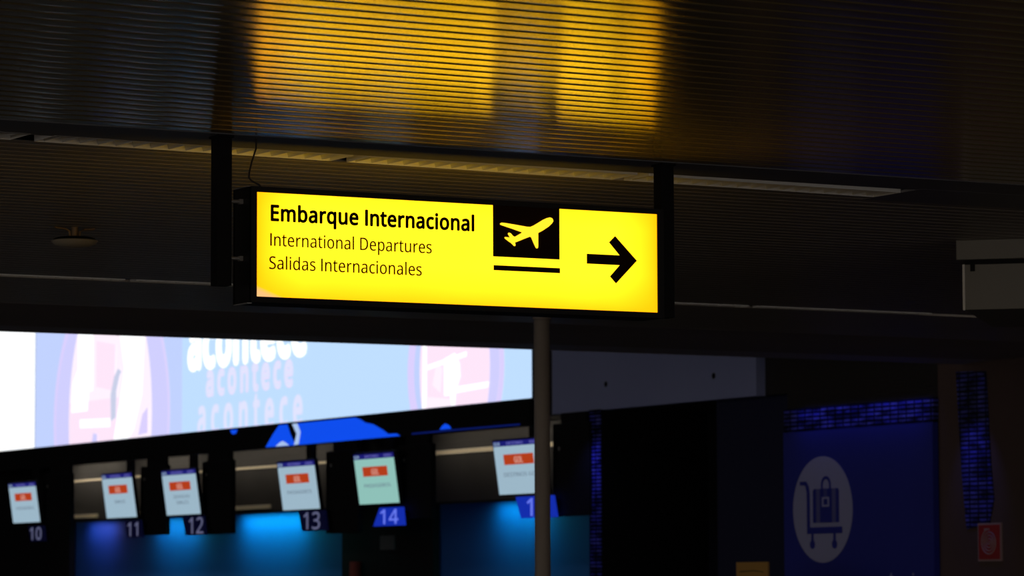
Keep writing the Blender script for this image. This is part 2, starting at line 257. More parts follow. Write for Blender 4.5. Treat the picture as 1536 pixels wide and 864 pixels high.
GLYPHS = {"0":[459,[[269,578,229,581,186,578,149,566,119,547,93,520,73,486,58,446,48,399,41,346,39,287,42,229,48,176,60,129,76,88,97,54,122,27,153,8,188,-4,229,-8,261,-6,290,1,316,12,339,27,359,47,376,70,390,97,401,128,409,163,415,201,418,242,419,287,417,346,410,399,399,446,382,486,361,520,335,547,304,566],[202,518,229,521,256,518,279,510,298,495,314,475,326,449,336,417,343,380,347,336,348,287,347,238,343,194,336,156,326,124,314,98,298,78,279,64,256,55,229,52,202,55,178,64,159,78,143,98,131,125,121,156,115,194,111,238,110,287,111,336,115,380,121,417,131,449,143,475,159,495,178,510]]],"1":[459,[[285,573,226,573,71,452,108,405,169,455,179,463,188,471,196,477,203,483,211,491,219,499,218,489,218,479,217,470,217,460,216,450,216,439,216,428,216,415,216,400,216,0,285,0]]],"2":[459,[[255,579,221,581,197,580,174,577,153,572,132,565,113,557,94,548,77,537,60,526,45,513,83,466,104,482,126,495,147,506,169,514,194,519,221,520,249,518,273,510,294,496,309,477,318,453,322,424,320,399,315,376,306,353,295,331,280,309,261,287,240,264,216,238,188,210,38,59,38,0,417,0,417,64,128,64,128,67,247,185,275,214,301,241,324,267,344,292,361,318,375,344,386,371,392,399,394,428,391,458,384,485,372,510,356,531,336,548,313,562,285,572]]],"3":[459,[[273,576,218,581,181,579,147,573,115,563,87,550,61,537,39,521,75,473,89,482,103,491,117,498,132,505,147,511,164,515,181,519,199,521,219,521,249,519,274,511,295,498,311,481,320,460,323,434,321,413,316,394,307,377,294,362,278,350,259,339,236,332,209,327,180,326,123,326,123,265,179,265,211,264,240,261,265,255,288,247,306,236,320,223,331,206,337,187,339,164,335,132,324,104,305,81,278,65,241,55,194,51,168,52,141,56,114,61,87,69,61,78,36,89,36,23,60,13,85,5,110,-1,136,-5,164,-7,193,-8,241,-6,283,2,318,14,348,30,371,50,390,74,403,101,410,131,413,163,409,198,398,229,379,255,353,276,319,290,277,298,277,302,300,307,321,316,340,326,356,339,370,355,381,372,389,392,394,414,395,439,390,477,376,511,352,540,317,563]]],"4":[459,[[286,576,17,190,17,130,291,130,291,0,359,0,359,130,443,130,443,193,359,193,359,576],[292,500,295,500,295,492,294,483,294,474,294,464,293,454,293,444,292,434,292,423,291,412,291,400,291,387,291,374,291,193,86,193,257,438,263,446,270,456,276,468,282,479,287,490]]],"5":[459,[[86,573,64,302,99,280,112,283,128,285,146,288,164,290,182,291,197,292,243,289,279,279,306,262,325,239,337,210,341,176,339,149,333,126,323,106,310,89,293,76,274,65,252,58,227,54,200,52,174,53,148,57,121,62,95,70,71,79,51,90,51,23,70,14,91,6,116,0,142,-4,170,-7,199,-8,242,-5,280,2,314,15,343,32,368,54,387,81,402,111,410,145,413,183,410,217,402,247,389,274,371,297,349,316,322,331,292,342,258,349,221,351,202,351,185,350,169,348,155,346,142,344,132,342,146,508,373,508,373,573]]],"6":[459,[[318,580,306,581,265,578,228,572,196,562,168,548,143,530,121,510,103,486,87,461,75,433,64,404,57,374,51,342,47,310,45,278,44,245,46,204,51,166,59,133,70,103,84,76,101,54,119,35,140,19,163,7,187,-1,212,-6,239,-8,275,-5,307,2,336,15,361,33,382,55,399,82,411,112,419,147,421,184,419,220,412,251,400,279,384,303,365,322,342,338,316,349,287,356,255,358,233,357,213,355,194,350,178,343,163,335,150,326,138,315,128,303,119,291,115,291,117,322,121,352,127,380,134,407,145,431,158,454,173,474,193,491,216,504,242,515,273,521,308,523,320,523,332,522,344,520,356,519,367,516,377,513,377,573,368,576,356,578,344,579,330,580],[217,301,241,303,274,300,302,289,324,271,339,247,348,218,351,184,348,143,337,109,320,84,297,66,270,55,238,51,219,53,201,57,185,64,170,74,158,85,146,99,137,114,129,129,123,146,119,163,116,181,115,198,117,215,122,232,131,248,143,263,157,276,175,287,195,296]]],"7":[459,[[419,573,35,573,35,508,344,508,109,0,187,0,419,518]]],"8":[459,[[261,579,229,581,197,579,168,573,141,565,117,552,97,537,80,518,68,497,60,472,58,444,59,422,64,401,71,383,81,366,93,350,107,336,123,322,140,310,158,299,138,289,118,277,99,264,82,249,68,232,56,214,47,194,41,171,39,146,42,115,49,87,61,63,78,42,100,24,126,10,157,0,192,-6,231,-8,267,-6,300,1,330,11,356,26,378,44,395,65,408,90,416,118,419,148,417,173,411,196,401,216,389,234,373,250,355,265,335,279,314,291,291,303,310,314,329,325,346,338,361,352,374,367,385,383,394,401,399,421,400,443,398,472,390,497,378,519,362,538,341,553,318,565,291,574],[200,521,228,524,257,521,282,514,302,502,318,486,327,466,330,441,329,423,325,406,317,392,307,379,296,367,282,357,267,348,250,339,232,330,213,339,195,348,179,357,164,367,151,379,141,391,133,406,128,422,127,441,130,466,139,486,155,502,176,514],[194,260,217,270,229,265,253,256,274,246,293,235,310,223,324,211,335,197,343,182,348,166,350,148,346,120,336,96,319,76,295,60,265,51,229,48,192,51,161,60,138,76,121,96,112,119,108,145,110,164,114,182,121,197,130,212,142,225,157,237,174,249]]],"9":[459,[[250,579,223,581,188,578,156,570,127,557,101,540,80,517,63,491,50,460,43,426,40,387,42,352,49,321,61,294,76,270,95,250,118,235,144,223,173,216,204,214,227,215,247,218,266,223,282,230,297,238,310,247,322,258,332,269,341,281,346,281,344,250,340,221,334,192,327,165,316,141,303,118,287,99,268,82,245,68,218,58,188,52,152,50,140,50,128,51,115,53,103,55,92,57,82,60,82,0,92,-2,103,-4,117,-6,130,-7,143,-8,154,-8,195,-6,232,0,265,11,293,25,318,42,340,63,358,86,374,112,387,139,397,168,405,199,410,231,414,263,416,295,417,328,415,369,410,406,402,439,391,469,377,495,361,518,342,537,322,553,299,565,275,574],[192,518,223,521,242,520,260,516,277,508,291,499,304,487,315,474,324,459,332,443,338,426,342,409,345,392,346,374,344,358,339,341,330,325,318,310,304,296,286,285,266,276,244,271,220,269,186,273,158,284,137,301,122,325,113,354,110,388,113,429,124,463,142,488,165,507]]],"A":[512,[[289,575,224,575,0,0,73,0,141,177,368,177,437,0,512,0],[252,490,255,500,257,493,260,484,263,473,267,461,271,449,274,438,278,428,280,420,282,415,346,241,165,241,230,415,232,421,235,429,238,438,241,447,244,457,247,468,249,479]]],"B":[521,[[78,573,78,0,279,0,318,2,354,8,385,19,413,33,436,52,454,74,467,100,475,130,478,163,476,191,470,215,461,236,448,253,433,267,415,279,395,288,373,295,350,300,350,304,372,309,392,317,409,328,424,340,437,354,446,371,453,389,457,409,459,431,453,478,434,515,404,541,361,558,307,569,241,573],[150,511,245,511,289,509,324,502,351,490,369,474,380,451,384,423,381,394,372,371,357,352,334,339,300,331,256,329,150,329],[150,269,260,269,293,267,321,263,344,256,362,247,377,235,388,221,395,205,399,188,401,168,398,138,388,112,371,91,346,74,311,64,265,61,150,61]]],"C":[507,[[353,580,324,581,281,578,242,571,206,559,174,543,145,523,120,499,99,471,81,440,67,406,57,369,51,329,49,287,52,230,62,178,78,131,101,90,130,56,166,28,208,8,257,-4,312,-8,342,-7,369,-6,393,-2,416,2,438,8,460,15,460,78,438,72,416,66,394,62,371,58,347,56,322,55,281,58,244,68,213,83,186,105,164,132,147,164,135,200,128,241,125,286,127,321,131,353,139,383,149,410,162,434,178,456,196,474,217,490,241,502,266,510,294,516,323,517,348,516,372,513,394,508,415,501,435,494,453,486,482,547,460,557,435,565,409,572,381,577]]],"D":[585,[[78,573,78,0,237,0,297,4,351,15,399,33,439,58,474,91,501,131,521,177,533,231,536,292,533,350,521,401,502,446,476,484,443,516,404,540,359,558,309,569,254,573],[150,511,244,511,287,508,327,500,361,487,391,469,416,444,435,415,449,379,457,337,460,289,454,220,434,164,402,119,357,87,299,68,228,62,150,62]]],"E":[446,[[78,573,78,0,398,0,398,63,150,63,150,268,383,268,383,330,150,330,150,509,398,509,398,573]]],"F":[416,[[78,573,78,0,150,0,150,243,383,243,383,306,150,306,150,509,398,509,398,573]]],"G":[584,[[377,580,346,581,286,577,233,564,186,544,145,517,111,482,84,442,65,395,53,343,49,286,52,229,63,176,81,130,105,89,136,55,173,28,217,8,267,-4,323,-8,362,-7,398,-5,431,-1,462,5,493,12,524,22,524,302,326,302,326,238,452,238,452,68,437,65,421,61,404,59,385,56,364,55,340,55,292,58,251,68,216,84,187,106,164,133,146,166,134,202,127,243,124,286,127,332,136,373,150,409,170,441,195,468,225,489,259,505,298,514,342,517,369,516,395,513,421,508,445,501,468,493,489,484,516,547,491,557,465,565,437,572,407,577]]],"H":[594,[[150,573,78,573,78,0,150,0,150,267,443,267,443,0,516,0,516,573,443,573,443,330,150,330]]],"I":[215,[[72,0,149,0,149,573,72,573]]],"J":[219,[[146,573,74,573,74,3,73,-19,69,-38,63,-53,54,-65,45,-74,33,-81,21,-85,8,-88,-5,-89,-15,-89,-25,-88,-35,-87,-45,-85,-54,-83,-63,-81,-63,-142,-55,-145,-46,-147,-37,-150,-27,-151,-16,-152,-3,-152,25,-150,52,-145,75,-135,96,-122,114,-104,128,-82,138,-56,144,-26,146,9]]],"L":[420,[[150,573,78,573,78,0,400,0,400,64,150,64]]],"M":[727,[[78,573,78,0,144,0,144,347,144,367,144,387,144,407,143,426,142,444,142,461,141,477,140,490,139,502,142,502,330,0,390,0,581,501,584,501,583,489,582,475,581,460,580,443,580,426,579,408,579,389,578,371,578,352,578,0,650,0,650,573,544,573,364,103,361,103,184,573]]],"N":[609,[[78,573,78,0,144,0,144,320,144,340,144,359,143,378,142,397,142,415,141,432,140,448,139,462,138,476,141,476,447,0,532,0,532,573,464,573,464,249,464,232,465,213,466,193,466,173,467,155,468,137,469,121,469,109,470,99,467,99,161,573]]],"O":[626,[[369,577,314,581,258,577,208,565,166,545,130,517,100,482,78,442,62,396,52,344,49,288,51,245,56,204,65,167,78,132,94,101,114,73,138,49,165,29,196,13,232,1,271,-6,314,-8,355,-6,393,1,428,13,459,29,486,49,510,73,531,101,547,132,561,166,570,204,576,244,577,287,574,344,564,396,547,442,524,483,495,517,459,545,417,565],[274,515,314,518,373,511,421,491,456,457,481,411,496,354,501,287,499,241,492,200,481,163,465,131,445,104,420,83,390,67,354,58,314,55,273,58,238,67,207,83,182,104,161,131,145,163,134,200,127,241,125,287,127,333,134,374,145,411,161,443,182,469,207,490,238,506]]],"P":[485,[[78,573,78,0,150,0,150,223,216,223,256,225,292,230,324,238,351,249,375,262,395,278,411,296,423,316,433,336,439,358,443,381,444,404,439,454,421,495,393,528,352,553,297,568,229,573],[150,511,223,511,269,508,306,499,334,484,354,462,366,435,370,401,368,375,362,352,352,334,338,318,320,306,298,296,272,290,242,286,208,285,150,285]]],"Q":[626,[[369,577,314,581,258,577,208,565,166,545,130,517,100,482,78,442,62,396,52,344,49,288,51,245,56,204,65,167,78,132,94,101,114,73,138,49,165,29,196,13,232,1,271,-6,314,-8,317,-8,320,-8,324,-8,327,-7,330,-7,334,-7,444,-136,548,-136,411,6,445,21,476,40,503,64,525,92,544,124,559,160,569,200,575,242,577,287,574,344,564,396,547,442,524,483,495,517,459,545,417,565],[274,515,314,518,373,511,421,491,456,457,481,411,496,354,501,287,499,241,492,200,481,163,465,131,445,104,420,83,390,67,354,58,314,55,273,58,238,67,207,83,182,104,161,131,145,163,134,200,127,241,125,287,127,333,134,374,145,411,161,443,182,469,207,490,238,506]]],"R":[499,[[78,573,78,0,150,0,150,237,264,237,403,0,487,0,330,257,349,264,367,274,385,285,401,298,415,315,427,334,437,356,442,381,444,410,442,444,434,474,422,500,404,522,381,540,353,555,320,565,281,571,236,573],[150,510,232,510,261,509,287,505,310,500,328,491,343,480,355,467,363,450,368,430,370,407,366,374,355,347,338,325,312,310,278,301,236,298,150,298]]],"S":[440,[[262,580,231,581,197,579,165,573,136,563,110,550,89,533,71,513,58,490,51,464,48,435,49,413,52,393,57,375,65,359,74,344,85,330,98,317,114,305,131,294,151,284,172,274,196,265,228,253,255,241,277,230,295,218,308,207,318,194,325,180,329,164,330,147,329,129,324,113,316,98,305,85,290,74,273,66,252,60,228,56,201,55,171,56,142,59,113,65,86,72,62,80,41,88,41,19,54,14,68,9,83,4,100,1,118,-2,137,-5,157,-7,177,-8,198,-8,238,-6,274,1,307,11,335,26,359,44,378,66,392,92,400,121,403,153,401,181,395,206,385,228,371,247,353,264,332,279,307,293,278,306,246,318,217,330,193,341,172,351,156,362,143,373,133,386,126,400,122,416,121,434,122,450,126,464,133,478,142,489,155,499,169,507,187,513,207,516,229,517,254,516,278,513,302,508,325,502,346,495,366,487,389,549,367,558,343,565,318,572,290,577]]],"T":[446,[[437,573,8,573,8,509,187,509,187,0,259,0,259,509,437,509]]],"U":[586,[[144,573,72,573,72,204,78,144,97,93,128,50,171,18,225,-2,290,-8,338,-5,380,4,416,20,446,40,470,65,489,95,503,128,511,164,513,202,513,573,442,573,442,202,440,174,435,149,427,126,415,105,399,88,379,73,355,63,327,57,294,55,248,59,211,72,182,93,161,122,148,158,144,201]]],"V":[481,[[75,573,0,573,204,0,277,0,481,573,405,573,277,207,271,191,267,176,262,161,257,147,253,133,250,119,246,106,243,93,241,80,238,93,235,106,231,119,228,132,224,146,220,160,215,175,210,190,204,205]]],"a":[450,[[279,433,231,437,204,436,177,432,151,426,126,419,104,410,84,400,106,347,124,355,143,363,163,370,183,376,205,379,227,380,253,378,275,371,293,359,306,342,313,317,316,285,316,259,243,257,179,251,127,238,87,219,59,192,43,159,37,119,39,92,45,68,55,48,68,30,84,16,103,6,124,-2,148,-7,172,-8,195,-7,216,-5,234,-1,250,5,265,13,279,22,292,33,304,46,317,61,320,61,334,0,385,0,385,293,381,338,368,375,347,403,318,422],[252,208,315,210,315,172,311,134,299,103,279,79,253,62,223,52,188,49,167,51,148,56,132,66,120,79,112,97,110,119,113,144,124,165,141,182,167,195,204,203]]],"b":[493,[[139,609,68,609,68,0,119,0,133,55,139,55,153,38,169,24,189,10,213,0,240,-6,272,-8,306,-5,337,3,365,17,390,36,410,61,427,91,439,127,447,168,449,215,444,283,428,338,401,381,365,412,322,431,272,437,240,435,213,429,189,419,169,405,153,390,139,373,135,373,136,383,137,396,138,410,138,426,139,443,139,461],[260,379,296,374,325,360,348,338,363,306,373,265,376,216,373,166,363,126,348,93,325,69,297,55,261,51,219,55,187,69,165,93,150,125,142,165,139,214,139,217,140,252,144,282,150,308,159,330,172,348,188,361,207,371,231,377]]],"c":[385,[[267,437,245,438,208,435,174,428,142,415,114,396,90,372,71,342,56,305,47,262,44,213,47,165,55,123,69,87,88,58,112,34,139,15,170,2,204,-5,241,-8,264,-7,285,-5,304,-2,320,3,336,8,351,15,351,78,336,71,319,65,302,60,283,56,262,54,240,53,214,55,191,61,172,71,155,86,141,104,131,126,123,152,119,181,117,213,119,247,123,277,131,303,141,325,155,343,172,358,193,368,217,374,244,376,259,375,275,373,292,370,308,365,323,361,337,356,358,415,344,421,328,426,309,431,288,435]]],"d":[493,[[425,609,354,609,354,438,355,429,355,418,356,405,358,393,359,383,359,374,354,374,345,386,335,397,323,407,310,416,296,423,280,429,262,434,243,437,221,438,171,432,128,413,93,381,66,338,49,282,44,214,49,146,65,91,92,48,128,17,171,-2,221,-8,242,-7,262,-4,279,1,296,7,310,15,323,24,335,35,345,46,354,58,358,58,368,0,425,0],[196,374,231,379,274,375,306,360,329,336,343,304,352,263,355,213,355,200,352,154,343,117,328,88,305,67,273,55,232,51,197,55,168,69,146,93,130,125,120,165,117,213,120,260,130,300,146,334,168,359]]],"e":[452,[[269,435,234,438,198,435,164,426,134,411,108,390,86,364,68,333,55,297,47,257,44,212,47,167,56,126,70,91,90,61,114,36,143,17,176,3,212,-5,251,-8,279,-7,304,-5,327,-1,349,4,370,11,392,20,392,82,370,73,348,66,327,60,305,56,280,53,254,52,215,56,181,69,154,90,134,119,122,157,117,201,411,201,411,244,409,281,402,315,390,346,374,373,354,396,329,414,301,427],[202,377,233,380,256,378,276,373,292,364,306,353,318,338,326,322,333,302,336,281,338,257,119,257,125,293,137,323,154,348,175,366]]],"i":[207,[[139,430,68,430,68,0,139,0],[115,590,104,591,93,590,83,586,75,580,68,572,64,560,63,546,64,532,68,521,75,512,83,506,93,502,104,501,115,502,124,506,133,512,140,521,144,532,145,546,144,560,140,572,133,580,124,586]]],"l":[207,[[139,609,68,609,68,0,139,0]]],"m":[750,[[298,436,266,438,249,437,233,435,217,431,201,425,186,418,173,409,160,398,149,385,140,371,136,371,125,430,68,430,68,0,139,0,139,223,140,255,144,283,150,308,158,329,170,347,185,360,204,370,227,377,253,379,272,377,289,374,303,367,315,359,325,347,332,333,337,317,341,298,342,277,342,0,411,0,411,237,414,280,423,315,438,342,460,362,490,374,528,379,555,376,577,367,594,353,606,333,613,308,615,277,615,0,685,0,685,280,681,330,669,371,649,401,621,421,584,434,540,438,512,436,486,430,461,420,438,406,418,388,402,366,398,366,386,388,369,406,349,420,325,430]]],"n":[496,[[322,434,275,438,257,437,239,435,222,431,206,425,190,418,175,409,162,398,150,385,140,371,136,371,125,430,68,430,68,0,139,0,139,223,142,269,151,308,166,338,189,361,222,374,265,379,295,376,319,367,338,353,351,333,358,307,361,275,361,0,431,0,431,280,426,330,413,371,391,401,361,421]]],"o":[485,[[281,435,244,438,204,435,169,426,137,412,110,392,87,367,68,336,55,301,47,261,44,216,46,181,51,150,59,121,70,95,84,71,100,51,119,33,140,18,163,7,188,-1,214,-6,241,-8,271,-6,299,-1,324,7,348,18,369,33,388,51,404,71,417,95,428,121,436,150,440,181,442,216,439,261,431,301,417,336,398,367,374,392,347,412,316,426],[202,374,242,379,270,376,294,370,314,359,331,344,345,325,355,303,363,277,367,248,369,216,367,184,363,154,356,128,345,105,331,86,314,71,294,59,270,53,243,51,216,53,192,59,172,71,155,86,141,105,130,128,123,154,119,184,117,216,120,263,130,303,147,335,171,359]]],"p":[493,[[322,432,273,438,251,437,231,434,213,429,197,422,182,414,170,405,158,394,148,383,139,371,136,371,126,430,68,430,68,-192,139,-192,139,-16,139,-5,138,7,137,20,136,33,135,45,134,55,139,55,148,44,158,33,170,24,182,15,197,7,213,1,231,-4,251,-7,272,-8,306,-5,337,3,365,17,390,37,410,62,427,93,439,129,447,170,449,216,444,284,428,339,401,383,365,413],[260,379,296,374,325,359,348,334,363,302,373,262,376,217,375,186,371,157,364,131,354,108,341,88,326,72,308,60,286,53,261,51,233,53,208,59,188,70,172,85,159,103,150,126,144,152,140,182,139,216,139,229,141,261,145,289,152,313,161,333,174,349,190,362,210,371,233,377]]],"q":[493,[[253,436,221,438,188,435,157,427,129,413,104,393,83,368,67,338,54,302,47,261,44,214,49,146,66,91,93,48,128,17,170,-2,219,-8,251,-6,279,1,303,11,323,25,340,40,354,58,358,58,357,48,356,37,355,25,355,13,355,1,354,-9,354,-192,425,-192,425,430,369,430,358,371,355,371,341,389,324,405,304,419,280,429],[196,374,231,379,273,375,305,361,328,337,343,305,352,263,355,213,355,199,353,168,349,140,342,116,333,96,320,79,304,67,284,58,260,52,233,51,197,55,168,70,146,93,130,126,120,165,117,213,120,260,130,300,145,334,167,359]]],"r":[331,[[277,438,269,438,249,437,231,433,214,426,198,418,183,407,170,395,158,381,147,367,137,351,134,351,126,430,68,430,68,0,139,0,139,229,140,251,143,270,149,289,156,305,166,321,176,334,189,346,202,355,217,363,232,369,248,373,264,374,271,374,279,373,287,372,296,371,303,370,310,368,319,433,312,435,304,436,295,437,286,437]]],"s":[384,[[228,437,202,438,157,435,118,425,85,408,61,386,46,358,41,324,43,302,48,283,57,266,69,252,84,239,103,228,124,217,148,206,174,196,200,185,222,176,239,167,253,158,264,150,271,141,276,132,279,123,280,112,277,94,269,79,256,66,236,57,211,51,178,49,153,50,128,54,104,60,81,67,60,75,42,83,42,19,59,11,78,5,99,-1,122,-5,148,-7,176,-8,210,-6,241,-2,268,6,292,18,311,32,327,49,339,69,346,92,348,119,346,140,341,159,333,176,321,191,306,203,289,215,268,226,245,236,219,246,193,256,172,266,154,274,139,282,127,290,119,298,113,307,109,317,108,328,111,343,118,356,131,366,149,374,171,379,197,380,218,379,238,377,258,372,278,366,297,360,315,353,339,409,319,417,298,424,275,430,252,434]]],"t":[289,[[144,528,103,528,75,437,13,409,13,375,74,375,74,125,76,93,82,66,91,44,104,27,120,13,138,4,157,-3,178,-7,200,-8,213,-8,226,-6,240,-4,253,-2,263,1,272,5,272,59,264,56,255,54,245,53,233,51,222,50,212,50,193,52,177,58,163,69,153,83,146,103,144,127,144,375,269,375,269,430,144,430]]],"u":[496,[[135,430,63,430,63,148,65,114,71,85,81,59,95,38,112,21,134,8,159,-1,187,-6,220,-8,238,-7,256,-5,273,-1,290,4,306,11,321,20,334,31,346,43,356,57,359,57,370,0,427,0,427,430,357,430,357,206,356,175,352,146,345,121,336,100,323,82,306,69,285,59,260,53,230,51,200,53,176,62,158,76,145,96,137,122,135,153]]]}
def outline_mesh(name, loops, thick=0.002, offset=0.0):
    """filled 2-D outlines (holes allowed) as a thin solid in local XY"""
    cu = bpy.data.curves.new(name, 'CURVE'); cu.dimensions = '2D'; cu.fill_mode = 'BOTH'; cu.extrude = thick/2; cu.offset = offset
    for L in loops:
        sp_ = cu.splines.new('POLY'); sp_.points.add(len(L)-1); sp_.use_cyclic_u = True
        for i, (x, y) in enumerate(L): sp_.points[i].co = (x, y, 0, 1)
    o = bpy.data.objects.new(name, cu); C.objects.link(o); bpy.context.view_layer.update()
    me = bpy.data.meshes.new_from_object(o.evaluated_get(bpy.context.evaluated_depsgraph_get())); me.name = name
    bpy.data.objects.remove(o); bpy.data.curves.remove(cu); return me
def embolden(me, r, n=8):
    """heavier strokes: the same letters laid over each other around a small circle"""
    bm = bmesh.new(); src = me.copy()
    for k in range(n+1):
        tmp = src.copy(); a = 2*math.pi*k/n
        tmp.transform(Matrix.Translation((0, 0, 0) if k == n else (r*math.cos(a), r*math.sin(a), 0.0))); bm.from_mesh(tmp); bpy.data.meshes.remove(tmp)
    bm.to_mesh(me); bm.free(); bpy.data.meshes.remove(src)
def text_loops(s, track=0):
    x = 0; out = []
    for ch in s:
        if ch == ' ': x += 205; continue
        adv, loops = GLYPHS[ch]
        for L in loops: out.append([((x+L[i])/1000, L[i+1]/1000) for i in range(0, len(L), 2)])
        x += adv+track
    return out
def frame_matrix(o, ex, ey):
    ex, ey = Vector(ex), Vector(ey); ez = ex.cross(ey)
    mm = Matrix((ex, ey, ez)).transposed().to_4x4(); mm.translation = Vector(o); return mm
def lettering(name, s, o, ex, ey, width, cap, material, parent, offset=0.0, thick=0.003, track=0, centre=False):
    words = []; x = 0.0                      # each word is one piece of lettering
    for wd in s.split(' '):
        me = outline_mesh(name, text_loops(wd, track), 0.004, min(offset, 0))
        if offset > 0.005: embolden(me, offset)
        me.transform(Matrix.Translation((x, 0, 0))); words.append(me)
        x += (sum(GLYPHS[c][0]+track for c in wd)+205+track)/1000
    xs = [v.co.x for me in words for v in me.vertices]; x0, x1 = min(xs), max(xs)
    sx = width/(x1-x0) if width else cap/0.573; sy = cap/0.573
    for me in words:
        me.transform(Matrix.Translation((-(x0+x1)/2 if centre else -x0, 0, 0)))
        me.transform(Matrix.Diagonal((sx, sy, thick/0.004, 1))); me.transform(frame_matrix(o, ex, ey))
    return [link(name, me, material, parent) for me in words][0]
def shape(name, loops, o, ex, ey, material, parent, thick=0.003):
    me = outline_mesh(name, loops, thick); me.transform(frame_matrix(o, ex, ey)); return link(name, me, material, parent)
XR, ZU = (1, 0, 0), (0, 0, 1)            # on faces that look to -Y
YL = (0, -1, 0)                          # reading direction on walls that look to -X

# ---------------------------------------------------------------- setting: floor, ceiling, bulkhead, walls
struct(MB().box((-14, -6, -0.2), (24, 62, 0)).build('floor', M_['floor']))

PITCH_S = 0.1487; HALF = 0.0650
def slats(name, ys, x0, x1, clip=None, m_='slat_dull'):
    """curved metal slats laid along X with open joints; uv 'along' runs with the brushing"""
    bm = bmesh.new()
    for y in ys:
        prof = []
        for k in range(9):
            t = -1+2*k/8; prof.append((y+t*HALF, CEIL+0.0006*t*t))
        prof = [(prof[0][0]+0.002, CEIL+0.018)]+prof+[(prof[-1][0]-0.002, CEIL+0.018)]
        a = [bm.verts.new((x0, p, q)) for p, q in prof]; b = [bm.verts.new((x1, p, q)) for p, q in prof]
        for i in range(len(prof)-1):
            f = bm.faces.new((a[i], b[i], b[i+1], a[i+1])); f.smooth = 0 < i < len(prof)-2
    if clip: bmesh.ops.bisect_plane(bm, geom=bm.verts[:]+bm.edges[:]+bm.faces[:], plane_co=clip[0], plane_no=clip[1], clear_inner=True)
    uv = bm.loops.layers.uv.new('along')
    for f in bm.faces:
        for l in f.loops: l[uv].uv = (l.vert.co.x, l.vert.co.y)
    bmesh.ops.recalc_face_normals(bm, faces=bm.faces[:])
    for f in bm.faces:
        if f.normal.z > 0.2: f.normal_flip()
    me = bpy.data.meshes.new(name); bm.to_mesh(me); bm.free()
    return link(name, me, M_[m_])
XA, XB = -6.0, 20.58
FRONT = [15.50-PITCH_S*i for i in range(0, 52)]
struct(slats('ceiling', FRONT, XA, XB, None, 'slat'))
REAR = [16.31+PITCH_S*i for i in range(0, 47)]
far_a, far_b = Vector((6.33, 16.262, 0)), Vector((11.40, 16.430, 0))        # far edge of the first light slot
far_d = (far_b-far_a).normalized(); far_n = Vector((-far_d.y, far_d.x, 0))
struct(slats('ceiling', REAR, XA, XB, (far_a, far_n)))
struct(slats('ceiling', [23.50+PITCH_S*i for i in range(0, 14)], XA, XB))
struct(MB().box((XA, 15.575, CEIL-0.001), (XB, 16.03, CEIL+0.02)).build('trim_1', M_['strip']))
struct(MB().box((11.392, 15.98, CEIL-0.0015), (XB, 16.56, CEIL+0.012)).build('trim_6', M_['strip']))
struct(MB().box((XA, 16.03, CEIL+0.05), (XB, 16.175, CEIL+0.06)).build('trim_7', M_['void']))
struct(MB().box((XA, 7.5, CEIL+0.03), (XB, 15.6, CEIL+0.06)).box((XA, 15.6, CEIL+0.14), (XB, 16.6, CEIL+0.17)).box((XA, 16.46, CEIL+0.03), (XB, 23.20, CEIL+0.06))
       .box((XA, 23.2, CEIL+0.12), (XB, 23.5, CEIL+0.15)).box((XA, 23.43, CEIL+0.03), (XB, 25.6, CEIL+0.06)).build('ceiling_void', M_['void']))
b_ = struct(MB().box((XA, 25.51, CEIL-0.001), (XB, 27.72, CEIL+3.2)).build('trim_2', M_['beam']))
struct(MB().hexa([(XA, 27.72, CEIL-0.001), (XB, 27.72, CEIL-0.001), (XB, 28.2, CEIL-0.016), (XA, 28.2, CEIL-0.012),
                  (XA, 27.72, CEIL+0.5), (XB, 27.72, CEIL+0.5), (XB, 28.2, CEIL+0.5), (XA, 28.2, CEIL+0.5)]).build('trim_3', M_['lip']))
struct(MB().box((XA, 28.2, CEIL+3.0), (24, 62, CEIL+3.2)).build('ceiling_hall', M_['void']))
struct(MB().box((-14, 61.8, 0), (24, 62, CEIL+3.0)).build('wall_back', M_['dark']))

R = lambda z: EYE+z
# right-hand wall: pillar part, upper part, recess of the check-in bays, portal
struct(MB().box((20.6, 7.5, 0), (21.0, 28.66, CEIL+3)).build('wall_right', M_['brown']))
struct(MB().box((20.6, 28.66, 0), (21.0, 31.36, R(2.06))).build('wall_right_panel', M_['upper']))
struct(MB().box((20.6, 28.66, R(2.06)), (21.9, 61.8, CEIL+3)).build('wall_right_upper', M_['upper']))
struct(MB().box((20.75, 31.36, 0), (21.0, 33.0, R(2.06))).build('wall_right_navy', M_['navy']))
struct(MB().box((21.9, 33.0, 0), (22.1, 35.03, R(2.06))).box((20.9, 32.9, 0), (21.9, 33.0, R(2.06))).build('wall_portal', M_['dark']))
struct(MB().box((20.475, 35.03, 0), (21.9, 35.29, R(2.06))).build('wall_pilaster', M_['dark']))
struct(MB().box((20.46, 35.03, 0), (20.475, 35.29, R(2.06))).build('trim_blue_reflection_8', M_['blue_glint']))  # painted blue reflection on the pilaster tiles
struct(MB().box((21.7, 35.29, R(-0.12)), (21.9, 61.8, R(2.06))).build('wall_bays', M_['wash']))
struct(MB().box((21.68, 35.29, 0), (21.9, 61.8, R(-0.12))).build('wall_bays_unseen_dark_base', M_['dark']))  # unseen dark base, added to cut blue reflections in the ceiling
struct(MB().box((20.54, 28.66, R(1.645)), (20.6, 31.34, R(1.885))).build('trim_blue_reflection_4', M_['blue_glint']))  # band coloured to imitate blue light caught by the tiles
struct(MB().prism([(20.585, 28.34, R(2.12)), (20.585, 27.86, R(2.10)), (20.585, 27.80, R(1.20)), (20.585, 27.76, R(0.86)), (20.585, 27.84, R(0.62)), (20.585, 28.20, R(0.58)), (20.585, 28.27, R(1.15))], (0.015, 0, 0)).build('trim_5', M_['blue_glint']))  # irregular patch shaped and coloured like a blue reflection on the wall

